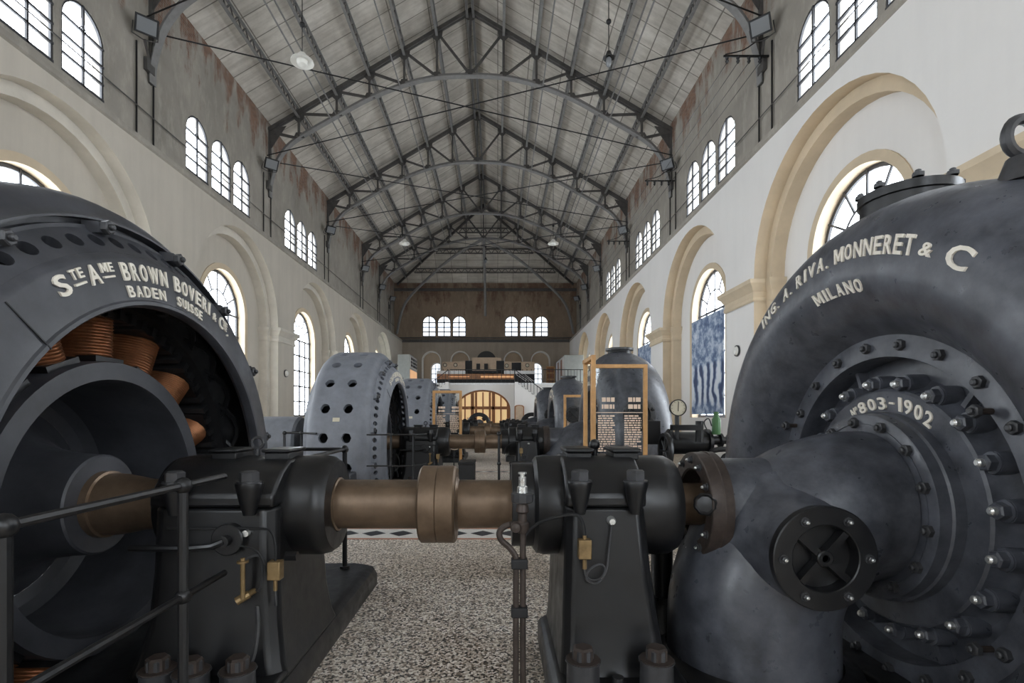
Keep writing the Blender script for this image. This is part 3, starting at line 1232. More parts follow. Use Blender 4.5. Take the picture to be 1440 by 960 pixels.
# ------------------------------------------------------------------ floodlights, pendants, wall pipes
def floodlight(s, y, label):
    xw = UR if s > 0 else -UL
    t = thing('floodlight', (xw - s * .28, y, 11.9), label, 'floodlight', 'floodlights on the upper walls')
    x = xw - s * .34
    c = Vector((x - s * .06, y - .62, 12.0))
    e = Vector((-s * .55, -.62, -.56)).normalized()
    u = e.cross(Vector((0, 0, 1))).normalized()
    v = u.cross(e)
    q = lambda a, b, d: c + u * a + v * b + e * d
    m = MB()
    m.loft([[q(-.14, -.12, -.20), q(.14, -.12, -.20), q(.14, .12, -.20), q(-.14, .12, -.20)],
            [q(-.24, -.19, .0), q(.24, -.19, .0), q(.24, .19, .0), q(-.24, .19, .0)],
            [q(-.27, -.22, .16), q(.27, -.22, .16), q(.27, .22, .16), q(-.27, .22, .16)]])
    m.build('housing', BLACK, t, bevel=.01)
    g = MB().loft([[q(-.22, -.17, .162), q(.22, -.17, .162), q(.22, .17, .162), q(-.22, .17, .162)], [q(-.22, -.17, .168), q(.22, -.17, .168), q(.22, .17, .168), q(-.22, .17, .168)]])
    g.build('lens', LAMPGLASS, t)
    m = MB()
    m.tube([q(-.29, 0, .05), q(-.29, -.28, -.02), q(0, -.36, -.06), q(.29, -.28, -.02), q(.29, 0, .05)], .018, 6)
    m.beam(q(0, -.34, -.06), (xw - s * .08, y, 11.45), .06, .06)
    m.box((min(xw - s * .02, xw - s * .12), y - .16, 11.15), (max(xw - s * .02, xw - s * .12), y + .16, 11.50))
    m.build('bracket', TRUSSM, t)
    return t


yn = ['above the near machines', 'at the nearest visible truss', 'at the second truss', 'at the third truss', 'at the fourth truss', 'in the far corner']
for s in (-1, 1):
    for k, y in enumerate((14.42, 21.92, 29.42, 36.92, 42.2, 46.3)):
        floodlight(s, y - .12, 'black floodlight on the %s upper wall, %s' % (SIDEW[s], ['nearest of its row', 'second in its row', 'third in its row', 'fourth in its row', 'fifth in its row', 'last of its row, by the back corner'][k]))
        xw = UR if s > 0 else -UL
        for d in (-.6, .08):
            tag(MB().cyl((xw - s * .05, y + d, LEDGE + .1), (xw - s * .05, y + d, 11.2 if d > 0 else 11.7), .024, n=8).build('wall_conduit', BLACK),
                'dark vertical conduit below the %s floodlight %s, the %s of the pair' % (SIDEW[s], ['nearest of its row', 'second in its row', 'third in its row', 'fourth in its row', 'fifth in its row', 'by the back corner'][k], 'nearer' if d < 0 else 'farther'), 'conduit', 'vertical wall conduits')
    xw = UR if s > 0 else -UL
    tag(MB().cyl((xw - s * .08, YF, 9.95), (xw - s * .08, YB - .1, 9.95), .015, n=6).build('wall_pipe', TRUSSM), 'thin pipe running along the %s upper wall across the windows' % SIDEW[s], 'pipe')

# insulator brackets and their bare wires on the right wall
for k in (2, 3, 4):
    y = TR[k] - .35
    t = thing('insulator_bracket', (UR, y, 11.5), 'small scrolled bracket with four insulators on right wall, %s' % ['', '', 'nearest one', 'second one', 'third one'][k], 'insulator bracket', 'insulator brackets')
    m = MB()
    m.beam((UR, y, 11.45), (UR - 1.25, y, 11.45), .035, .05)
    m.tube([(UR, y, 12.0), (UR - .35, y, 11.85), (UR - .7, y, 11.62), (UR - 1.2, y, 11.50)], .016, 6, smooth=3)
    m.build('arm', BLACK, t)
    for i in range(4):
        j = MB().lathe([(0, .02), (.06, .05), (.10, .03), (.16, .05), (.20, .01)], (UR - .25 - .3 * i, y, 11.25), 'Z', 10)
        j.build('insulator', BLACK, t)
for i in range(4):
    tag(MB().cyl((UR - .25 - .3 * i, TR[2] - .35, 11.28), (UR - .25 - .3 * i, TR[5], 11.28), .008, n=5).build('bare_wire', BLACK),
        'bare wire strung between brackets by right wall, %s' % ['closest to the wall', 'second from the wall', 'third from the wall', 'farthest from the wall'][i], 'wire', 'bare wires')


def pendant(x, y, z, ztop, label, shade=True):
    t = thing('pendant_lamp', (x, y, z), label, 'pendant lamp', 'pendant lamps')
    MB().cyl((x, y, z + .22), (x, y, ztop), .012, n=6).build('cord', BLACK, t)
    MB().ball((x, y, z + 1.05), .075, 10).build('cord_ball', BLACK, t)
    if shade:
        MB().lathe([(.26, .02), (.24, .10), (.16, .12), (.13, .20), (.05, .30), (0, .31), (.012, .29), (.05, .2), (.06, .01)], (x, y, z), 'Z', 20).build('shade', ENAMEL, t)
        MB().lathe([(-.10, .02), (-.06, .12), (0, .15), (.05, .15)], (x, y, z), 'Z', 16, cap=True).build('globe', ENAMEL, t)
    else:
        MB().lathe([(.24, .02), (.22, .06), (.10, .10), (.05, .16), (.04, .155), (.08, .06)], (x, y, z), 'Z', 16).build('shade', BLACK, t)
        MB().ball((x, y, z - .06), .085, 12, sz=1.7).build('bulb', LAMPGLASS, t)


for (px, py, y, sh, lab) in ((425, 88, 14.1, True, 'white enamel pendant lamp hanging from the left roof slope, nearest one'),
                             (856, 84, 14.1, False, 'pendant lamp with clear bulb and small dark shade, hanging at upper right'),
                             (569, 343, 29.3, True, 'small white pendant lamp hanging farther off on the left'),
                             (778, 343, 29.3, True, 'small white pendant lamp hanging farther off on the right'),
                             (683, 366, 40., False, 'tiny pendant bulb hanging in the middle of the far roof end')):
    p = P(px, py, y)
    pendant(p.x, p.y, p.z, RZ(p.x - CXT) - .1, lab, sh)
#MARK-MACH
# ------------------------------------------------------------------ MACHINE SETS
NUT = boltmesh('hex_nut', .040, .035, .022, .018, .0, (STEEL, STEEL))
FNUT = boltmesh('flange_bolt', .034, .028, .018, .018, 0, (STEEL,))
STUD = boltmesh('stud_nut', .043, .045, .03, .021, .055, (TURB, BRIGHT), .060, .10)
HEX = boltmesh('hex_bolt', .052, .055, 0, 0, .064, (STEEL,))
HEXR = boltmesh('hex_bolt', .055, .06, 0, 0, .085, (RUST,))
HEXB = boltmesh('foundation_bolt', .055, .06, 0, 0, .09, (STEEL,), .085, .16)
SMALL = boltmesh('small_bolt', .018, .016, .012, .009, .024, (STEEL, BRIGHT))
WHO = ['nearest', 'second', 'third', 'fourth']


def pol(x0, yc):
    return lambda r, th, lift: Vector((x0 + lift, yc + r * math.sin(th), AXZ + r * math.cos(th)))


def generator(yc, label):
    o = (0, yc, AXZ)
    t = thing('generator_stator', (-2.78, yc, 0), label, 'generator', 'generator stators')
    XF, XB_ = -2.33, -3.23          # cylinder part of the drum
    R = 1.84
    m = MB()
    m.lathe([(-2.14, 1.42), (-2.13, 1.22), (-2.10, 1.20), (-2.06, 1.205), (-2.045, 1.215), (-2.045, 1.235), (-2.055, 1.245), (-2.085, 1.46), (-2.10, 1.485), (-2.125, 1.50)], o, n=96)
    m.holes((-2.125, 1.50), (-2.25, 1.625), o, 66, .043, .06, off=.02)
    m.lathe([(-2.25, 1.625), (-2.255, 1.645), (-2.30, 1.648), (-2.30, 1.675), (-2.235, 1.678), (-2.235, 1.69), (-2.275, 1.70), (-2.31, 1.735), (-2.33, 1.77), (-2.36, 1.80), (-2.42, 1.83), (-2.50, R)], o, n=96)
    m.build('end_shield', IRON, t)
    m = MB()
    m.holes((-2.50, R), (-2.72, R), o, 22, .088, .08, off=-.06)
    m.lathe([(-2.72, R), (-2.90, R)], o, n=88)
    m.holes((-2.90, R), (-3.12, R), o, 22, .088, .08, off=-.06)
    m.lathe([(-3.12, R), (-3.18, R), (-3.26, 1.81), (-3.33, 1.75), (-3.36, 1.64), (-3.30, 1.62)], o, n=88)
    m.holes((-3.30, 1.625), (-3.43, 1.50), o, 66, .043, .06, off=.02)
    m.lathe([(-3.43, 1.50), (-3.50, 1.46), (-3.52, 1.22), (-3.45, 1.20)], o, n=88)
    m.build('drum_housing', IRON, t)
    m = MB()
    for k in range(16):
        th = math.radians(-35 + 22.5 * k)
        u = Vector((0, math.sin(th), math.cos(th)))
        v = Vector((0, math.cos(th), -math.sin(th)))
        c = Vector((-2.27, yc, AXZ)) + u * 1.635
        m.loft([[c + v * a * .055 + u * b * .035 for a, b in ((-1, -1), (1, -1), (1, 1), (-1, 1))],
                [c + v * a * .04 + u * b * .028 + Vector((.085, 0, 0)) for a, b in ((-1, -1), (1, -1), (1, 1), (-1, 1))]])
    split_build(m, 'clamp_lug', IRON, t)
    for k in range(16):
        th = math.radians(-35 + 22.5 * k)
        inst(NUT, 'lug_bolt', t, (-2.185, yc + 1.635 * math.sin(th), AXZ + 1.635 * math.cos(th)), (1, 0, 0))
    # stator core with its slots and end windings
    m = MB()
    m.lathe([(-3.45, 1.24), (-2.36, 1.24), (-2.36, 1.42), (-2.43, 1.46), (-2.43, 1.82)], o, n=72)  # outer annulus is an added baffle against light through the drum holes
    for k in range(72):
        th = 2 * PI * k / 72
        u = Vector((0, math.sin(th), math.cos(th)))
        v = Vector((0, math.cos(th), -math.sin(th)))
        c = Vector((-2.42, yc, AXZ)) + u * 1.205
        m.loft([[c + v * a * .022 + u * b * .035 + Vector((d, 0, 0)) for a, b in ((-1, -1), (1, -1), (1, 1), (-1, 1))] for d in (-.9, .0)])
    m.build('stator_core', BLACK2, t)
    m = MB()
    for k in range(24):
        a0 = 2 * PI * k / 24
        pts = []
        for i in range(7):
            th = a0 + (i / 6) * .36
            r = 1.30 + .05 * math.sin(i / 6 * PI)
            pts.append((-2.38 + .10 * math.sin(i / 6 * PI), yc + r * math.sin(th), AXZ + r * math.cos(th)))
        m.tube(pts, .022, 6)
    split_build(m, 'end_winding', BLACK, t)
    # the split of the housing
    m = MB()
    for th in (math.radians(-45), math.radians(135)):
        u = Vector((0, math.sin(th), math.cos(th)))
        v = Vector((0, math.cos(th), -math.sin(th)))
        for (xa, ra), (xb, rb) in (((-2.043, 1.21), (-2.0835, 1.462)),):
            a = Vector((xa, yc, AXZ)) + u * ra
            b = Vector((xb, yc, AXZ)) + u * rb
            m.beam(a, b, .006, .006, v)
    split_build(m, 'housing_joint', BLACK2, t)
    # raised letters
    slope = lambda r: -2.050 - (r - 1.235) / (1.46 - 1.235) * .032
    sf = lambda r, th, lift: Vector((slope(r) + lift, yc + r * math.sin(th), AXZ + r * math.cos(th)))
    m = MB()
    B = 1.349
    for body, a, b, r, h in (('S', -34.8, -31.5, B, .098), ('TE', -30.2, -26.9, B + .05, .048), ('A', -25.9, -22.7, B, .098), ('ME', -21.9, -18.2, B + .05, .048),
                             ('BROWN', -15.8, 0.2, B, .098), ('BOVERI', 3.2, 20.2, B, .098), ('&', 22.0, 24.0, B, .06), ('C', 25.8, 28.3, B, .098), ('IE', 28.6, 30.4, B + .045, .052)):
        arctext(m, body, a, b, r, h, sf, .011)
    for a, b in ((-30.4, -27.2), (-21.9, -18.6), (28.7, 30.3)):
        vs = []
        for th in (a, b):
            for r in (B + .022, B + .032):
                for l in (-.004, .009):
                    vs.append(sf(r, math.radians(th), l))
        m.add(vs, [(0, 1, 3, 2), (4, 5, 7, 6), (0, 1, 5, 4), (2, 3, 7, 6), (1, 3, 7, 5), (0, 2, 6, 4)])
    arctext(m, '.', 31.0, 31.5, B, .016, sf, .014)
    arctext(m, 'BADEN', -15.8, -1.4, 1.258, .064, sf, .010)
    arctext(m, 'SUISSE', 3.8, 16.2, 1.258, .064, sf, .010)
    split_build(m, 'raised_letter', CREAM, t)
    ph = math.radians(14.8)
    u = Vector((0, -math.cos(ph), math.sin(ph)))
    v = Vector((0, math.sin(ph), math.cos(ph)))
    k = Vector((-2.80, yc, AXZ)) + u * (R + .001)
    m = MB().loft([[k + v * a * .035 + Vector((b * .06, 0, 0)) + u * d for a, b in ((-1, -1), (1, -1), (1, 1), (-1, 1))] for d in (-.01, .006)])
    m.build('name_plate', DIALM, t)
    # feet
    m = MB()
    for s in (-1, 1):
        ya, yb = yc + s * 1.35, yc + s * 2.15
        m.box((-3.15, min(ya, yb), .02), (-2.45, max(ya, yb), .62))
    split_build(m, 'foot', IRON, t, bevel=.03)
    return t


def rotor(yc, label):
    o = (0, yc, AXZ)
    t = thing('generator_rotor', (-1.6, yc, AXZ), label, 'rotor and shaft', 'rotors with their shafts')
    m = MB()
    m.lathe([(-3.12, .62), (-3.10, .70), (-3.04, .75), (-2.40, .766), (-2.38, .775), (-2.38, .88), (-2.40, .886), (-3.20, .886), (-3.20, .70)], o, n=72)
    m.build('rotor_rim', IRON, t)
    m = MB()
    m.lathe([(-2.465, .19), (-2.465, .295), (-2.475, .307), (-2.60, .315), (-2.72, .33), (-2.82, .355), (-2.92, .395), (-3.02, .46), (-3.08, .53), (-3.12, .62), (-3.18, .62)], o, n=56)
    m.build('hub', IRON, t)
    m = MB()
    m.lathe([(-2.47, .205), (-2.42, .205), (-2.415, .19), (-2.34, .188), (-2.26, .175), (-2.16, .155), (-1.92, .15), (-.46, .15), (-.46, .15)], o, n=40)
    m.lathe([(-1.02, .165), (-.985, .165), (-.98, .152)], o, n=40)
    m.build('shaft', SHAFT, t)
    m = MB()
    m.lathe([(-.478, .15), (-.478, .225), (-.466, .2375), (-.374, .2375), (-.370, .233), (-.366, .2375), (-.268, .2375), (-.256, .225), (-.256, .15)], o, n=48)
    m.build('coupling', SHAFT, t)
    m = MB()
    m.lathe([(-.256, .17), (-.24, .15), (-.1, .148), (.3, .148), (1.05, .148), (1.15, .13), (1.3, .13)], o, n=40)
    m.build('turbine_shaft', SHAFT, t)
    # pole coils: ridged copper windings on dark poles
    cm = MB()
    prof = []
    for i in range(15):
        z = -.135 + .27 * i / 14.
        prof += [(z - .007, .150), (z, .155), (z + .007, .150)]
    for (a, r), (b, q) in zip(prof, prof[1:]):
        pass
    rings = []
    for a, r in prof:
        rings.append([(r * 1.75 * math.cos(2 * PI * k / 20), r * .92 * math.sin(2 * PI * k / 20), a) for k in range(20)])
    cm.loft(rings)
    co = cm.build('pole_coil', COPPER)
    cmesh = co.data
    bpy.data.objects.remove(co)
    pm = MB()
    pm.box((-.27, -.115, -.16), (.27, .115, -.125)).box((-.27, -.15, .125), (.27, .15, .17))
    po = pm.build('pole_shoe', BLACK, None, bevel=.012)
    pmesh = po.data
    bpy.data.objects.remove(po)
    for k in range(16):
        th = 2 * PI * k / 16 + .026
        u = Vector((0, math.sin(th), math.cos(th)))
        M = Matrix(((1, 0, 0), (0, math.cos(th), math.sin(th)), (0, -math.sin(th), math.cos(th)))).to_4x4()
        for me, nm in ((cmesh, 'pole_coil'), (pmesh, 'pole_shoe')):
            ob = bpy.data.objects.new(nm, me)
            COL.objects.link(ob)
            ob.parent = t
            ob.matrix_local = Matrix.Translation(Vector((-2.71, yc, AXZ)) + u * 1.04 - origin(t)) @ M
    return t


def cable(mb, pts, r=.006):
    return mb.tube(pts, r, 6, smooth=6)


def pedestal_right(yc, label):
    t = thing('bearing_pedestal', (.6, yc, 0), label, 'bearing pedestal', 'bearing pedestals on the turbine side')
    y = lambda d: yc + d
    JZ = AXZ + .045
    # foot slab
    m = MB()
    m.loft([[(.28, y(-.78), 0), (1.02, y(-.78), 0), (1.02, y(.42), 0), (.28, y(.42), 0)], [(.28, y(-.78), .16), (1.02, y(-.78), .16), (1.02, y(.42), .16), (.28, y(.42), .16)],
            [(.33, y(-.74), .21), (.98, y(-.74), .21), (.98, y(.38), .21), (.33, y(.38), .21)]])
    m.build('foot_slab', BLACK, t, bevel=.02)
    # tapering column, hollow curved towards the bearing
    m = MB()
    rings = []
    for z, x0, x1, y0, y1 in ((.18, .335, .93, -.50, .44), (.26, .345, .915, -.47, .42), (.45, .355, .885, -.44, .41), (.75, .365, .845, -.42, .40), (JZ, .375, .815, -.40, .40)):
        c = .05
        rings.append([(x0 + c, y(y0), z), (x1 - c, y(y0), z), (x1, y(y0 + c), z), (x1, y(y1 - c), z), (x1 - c, y(y1), z), (x0 + c, y(y1), z), (x0, y(y1 - c), z), (x0, y(y0 + c), z)])
    m.loft(rings)
    m.build('column', BLACK, t, bevel=.015)
    # bearing barrel
    m = MB()
    o = (0, yc, AXZ)
    m.lathe([(.215, .17), (.215, .27), (.235, .295), (.28, .305), (.36, .30), (.84, .30), (.97, .305), (1.03, .30), (1.075, .275), (1.08, .17)], o, n=48)
    m.build('bearing_barrel', BLACK, t)
    m = MB()
    m.lathe([(.085, .152), (.085, .256), (.235, .256)], o, n=48)
    m.build('oil_ring_cover', BLACK, t)
    # cap: boxy block over the barrel
    m = MB()
    sec = [(-.40, JZ + .006), (-.40, JZ + .07), (-.36, JZ + .12), (-.28, JZ + .19), (-.18, JZ + .245), (.18, JZ + .245), (.28, JZ + .19), (.36, JZ + .12), (.40, JZ + .07), (.40, JZ + .006)]
    m.loft([[(x, y(a * k), b if b < JZ + .2 else b + d) for a, b in sec] for x, k, d in ((.375, 1., 0.), (.40, 1.02, .012), (.79, 1.02, .012), (.815, 1., 0.))])
    m.build('bearing_cap', BLACK, t, bevel=.015)
    for x in (.445, .745):
        m = MB()
        m.lathe([(-.17, .028), (-.10, .045), (-.03, .062), (.0, .068), (.005, .066), (.005, .001)], (x, y(-.43), JZ + .245 - .10), 'Z', 16)
        bs = m.build('bolt_boss', BLACK, t)
        inst(HEX, 'cap_bolt', bs, (x, y(-.43), JZ + .15), spin=.3)
    for x in (.42, .70):
        m = MB()
        m.box((x - .005, y(-.13), JZ + .24), (x + .145, y(.10), JZ + .285)).box((x - .015, y(-.15), JZ + .285), (x + .155, y(.12), JZ + .31))
        m.build('oil_lid', BLACK, t, bevel=.008)
    m = MB()
    m.cyl((.605, y(0), JZ + .24), (.605, y(0), JZ + .30), .018)
    m.ball((.605, y(0), JZ + .325), .035)
    m.build('lifting_knob', BLACK, t)
    for x, d in ((.43, -.62), (.80, -.62)):
        inst(HEXB, 'foundation_bolt', t, (x, y(d), .36))
        inst(HEXR, 'foundation_nut', t, (x, y(d), .365), spin=.4)
    m = MB()
    m.lathe([(0, .03), (.03, .035), (.05, .03)], (.62, y(-.56), .20), 'Z', 12, cap=True)
    m.build('drain_plug', BLACK2, t)
    # temperature box, capillary and probe
    bx = MB()
    bx.box((.43, y(-.485), .83), (.50, y(-.43), .935))
    b = bx.build('sensor_box', BRASS, t, bevel=.006)
    n = MB()
    n.cyl((.465, y(-.458), .83), (.465, y(-.458), .775), .012, n=8)
    n.build('cable_gland', BRASS, b)
    MB().cyl((.465, y(-.458), .935), (.465, y(-.458), .955), .011, n=8).build('cable_gland', BRASS, b)
    m = MB()
    cable(m, [(.465, y(-.458), .955), (.455, y(-.46), 1.02), (.42, y(-.46), 1.065), (.33, y(-.43), 1.05), (.22, y(-.38), 1.00), (.155, y(-.34), .92), (.13, y(-.34), .80)], .009)
    m.build('black_cable', BLACK2, b)
    m = MB()
    cable(m, [(.465, y(-.458), .775), (.475, y(-.46), .735), (.51, y(-.46), .715), (.555, y(-.46), .73), (.575, y(-.455), .775), (.545, y(-.455), .80), (.49, y(-.46), .77), (.475, y(-.46), .72), (.53, y(-.46), .70), (.58, y(-.455), .76), (.60, y(-.44), .88), (.617, y(-.43), 1.015)], .0055)
    m.build('capillary', STEEL, b)
    m = MB()
    m.lathe([(0, .024), (.035, .022), (.05, .016), (.05, .001)], (.617, y(-.40), 1.025), (Vector((0, -1, 0)), Vector((1, 0, 0)), Vector((0, 0, 1))), 12)
    m.build('probe', BRIGHT, t)
    return t


def pedestal_left(yc, label):
    t = thing('bearing_pedestal', (-1.5, yc, .18), label, 'bearing pedestal', 'bearing pedestals on the generator side')
    y = lambda d: yc + d
    JZ = AXZ + .045
    m = MB()
    rings = []
    for z, x0, x1, y0, y1 in ((.181, -2.0, -1.13, -.50, .46), (.26, -1.97, -1.16, -.48, .45), (.45, -1.92, -1.19, -.45, .43), (.75, -1.90, -1.21, -.43, .42), (JZ, -1.90, -1.22, -.41, .41)):
        c = .06
        rings.append([(x0 + c, y(y0), z), (x1 - c, y(y0), z), (x1, y(y0 + c), z), (x1, y(y1 - c), z), (x1 - c, y(y1), z), (x0 + c, y(y1), z), (x0, y(y1 - c), z), (x0, y(y0 + c), z)])
    m.loft(rings)
    m.build('column', BLACK, t, bevel=.02)
    m = MB()
    o = (0, yc, AXZ)
    m.lathe([(-2.0, .16), (-2.0, .25), (-1.97, .29), (-1.90, .302), (-1.30, .302), (-1.08, .305), (-1.03, .295), (-.995, .27), (-.99, .168)], o, n=48)
    m.build('bearing_barrel', BLACK, t)
    m = MB()
    sec = [(-.41, JZ + .006), (-.41, JZ + .07), (-.37, JZ + .12), (-.29, JZ + .19), (-.18, JZ + .245), (.18, JZ + .245), (.29, JZ + .19), (.37, JZ + .12), (.41, JZ + .07), (.41, JZ + .006)]
    m.loft([[(x, y(a * k), b) for a, b in sec] for x, k in ((-1.90, 1.), (-1.88, 1.02), (-1.24, 1.02), (-1.22, 1.))])
    m.build('bearing_cap', BLACK, t, bevel=.015)
    for x in (-1.74, -1.34):
        m = MB()
        m.lathe([(-.17, .03), (-.10, .05), (-.03, .066), (.0, .072), (.005, .07), (.005, .001)], (x, y(-.44), JZ + .14), 'Z', 16)
        bs = m.build('bolt_boss', BLACK, t)
        inst(HEX, 'cap_bolt', bs, (x, y(-.44), JZ + .145), spin=.2)
    for x in (-1.72, -1.40):
        m = MB()
        m.box((x, y(-.13), JZ + .24), (x + .15, y(.10), JZ + .285)).box((x - .01, y(-.15), JZ + .285), (x + .16, y(.12), JZ + .305))
        m.build('oil_lid', BLACK, t, bevel=.008)
    m = MB()
    m.cyl((-1.50, y(0), JZ + .24), (-1.50, y(0), JZ + .30), .016)
    m.tube([(-1.50 + .035 * math.cos(a * PI / 8), y(0), JZ + .335 + .035 * math.sin(a * PI / 8)) for a in range(17)], .010, 6)
    m.build('lifting_eye', STEEL, t)
    for x, d in ((-1.70, -.64), (-1.30, -.64), (-1.52, -.66)):
        inst(HEXB, 'foundation_bolt', t, (x, y(d), .32))
        inst(HEXR, 'foundation_nut', t, (x, y(d), .325), spin=.4)
    m = MB()
    m.box((-1.86, y(-.80), .183), (-1.14, y(-.40), .22))
    m.build('foot_slab', BLACK, t, bevel=.02)
    # side flange with pipe
    c = Vector((-1.45, y(-.445), .93))
    E_ = (Vector((0, -1, 0)), Vector((1, 0, 0)), Vector((0, 0, 1)))
    m = MB()
    m.lathe([(-.03, .085), (.015, .085), (.02, .08), (.02, .03), (.06, .03), (.06, .001)], c, E_, 20)
    m.tube([c + Vector((0, -.05, 0)), c + Vector((-.05, -.07, -.02)), c + Vector((-.16, -.075, -.03)), c + Vector((-.48, -.07, -.03))], .018, 8)
    m.build('oil_pipe_flange', BLACK, t)
    m = MB()
    m.lathe([(-.06, .018), (0, .018), (.0, .001)], c + Vector((.09, -.0, .03)), E_, 10)
    m.build('probe', BRIGHT, t)
    # brass oil gauge
    g = Vector((-1.345, y(-.50), .73))
    m = MB()
    m.cyl(g + Vector((0, 0, -.10)), g + Vector((0, 0, .09)), .013, n=10)
    m.cyl(g + Vector((0, 0, .09)), g + Vector((0, 0, .10)), .03, n=12)
    m.cyl(g + Vector((0, 0, .10)), g + Vector((0, 0, .115)), .012, n=10)
    m.cyl(g + Vector((-.035, 0, -.115)), g + Vector((.02, .03, -.085)), .022, n=10)
    m.cyl(g + Vector((.01, .02, -.09)), g + Vector((.03, .07, -.08)), .016, n=10)
    m.build('oil_gauge', BRASS, t)
    m = MB()
    cable(m, [g + Vector((.03, .07, -.08)), g + Vector((.07, .05, -.06)), g + Vector((.08, .05, .05)), g + Vector((.075, .06, .10)), g + Vector((.03, .06, .11)), g + Vector((0, .0, .10))], .007)
    m.build('gauge_tube', STEEL, t)
    bx = MB().box((-1.225, y(-.49), .72), (-1.155, y(-.43), .82))
    b = bx.build('sensor_box', BRASS, t, bevel=.006)
    n = MB()
    n.cyl((-1.19, y(-.46), .72), (-1.19, y(-.46), .66), .012, n=8)
    n.build('cable_gland', BRASS, b)
    MB().cyl((-1.19, y(-.46), .66), (-1.185, y(-.46), .58), .008, n=8).build('cable_end', STEEL, b)
    m = MB()
    cable(m, [(-1.19, y(-.46), .82), (-1.19, y(-.46), .90), (-1.21, y(-.46), .97), (-1.27, y(-.455), .99), (-1.55, y(-.45), .99), (-1.78, y(-.445), .99)], .007)
    cable(m, [(-1.22, y(-.46), .72), (-1.26, y(-.47), .84), (-1.30, y(-.47), .88), (-1.38, y(-.46), .90)], .006)
    m.build('cable', BLACK2, b)
    m = MB()
    cable(m, [(-1.26, y(-.52), .60), (-1.25, y(-.54), .45), (-1.28, y(-.58), .30), (-1.38, y(-.70), .22), (-1.5, y(-.85), .205)], .012)
    m.build('lead_tube', STEEL, t)
    m = MB().cyl((-1.135, y(-.30), .80), (-1.20, y(-.30), .80), .028, n=6)
    m.build('drain_plug', BLACK, t)
    return t


def plinth(yc, label):
    m = MB()
    x0, x1, ya, yb = -3.9, -1.14, yc - 1.1, yc + 1.78

    def ring(e, z):
        c = .14
        a, b, d, f = x0 + e, x1 - e, ya + e, yb - e
        return [(a, d, z), (b, d, z), (b, f - c, z), (b - .04, f - .05, z), (b - c, f, z), (a, f, z)]
    m.loft([ring(0, 0), ring(0, .10), ring(.02, .15), ring(.06, .175), ring(.10, .18)])
    o = m.build('machine_baseplate', BLACK)
    return tag(o, label, 'baseplate', 'generator baseplates')


def torus_front(c, Rm, rt, yc):
    """surface of the casing in polar coordinates about the shaft"""
    def f(r, th, lift):
        q = max(0, rt * rt - (r - Rm) ** 2)
        x = c - math.sqrt(q)
        n = Vector((x - c, r - Rm))
        n = n / max(n.length, 1e-5)
        rr = r + n.y * lift
        return Vector((x + n.x * lift, yc + rr * math.sin(th), AXZ + rr * math.cos(th)))
    return f


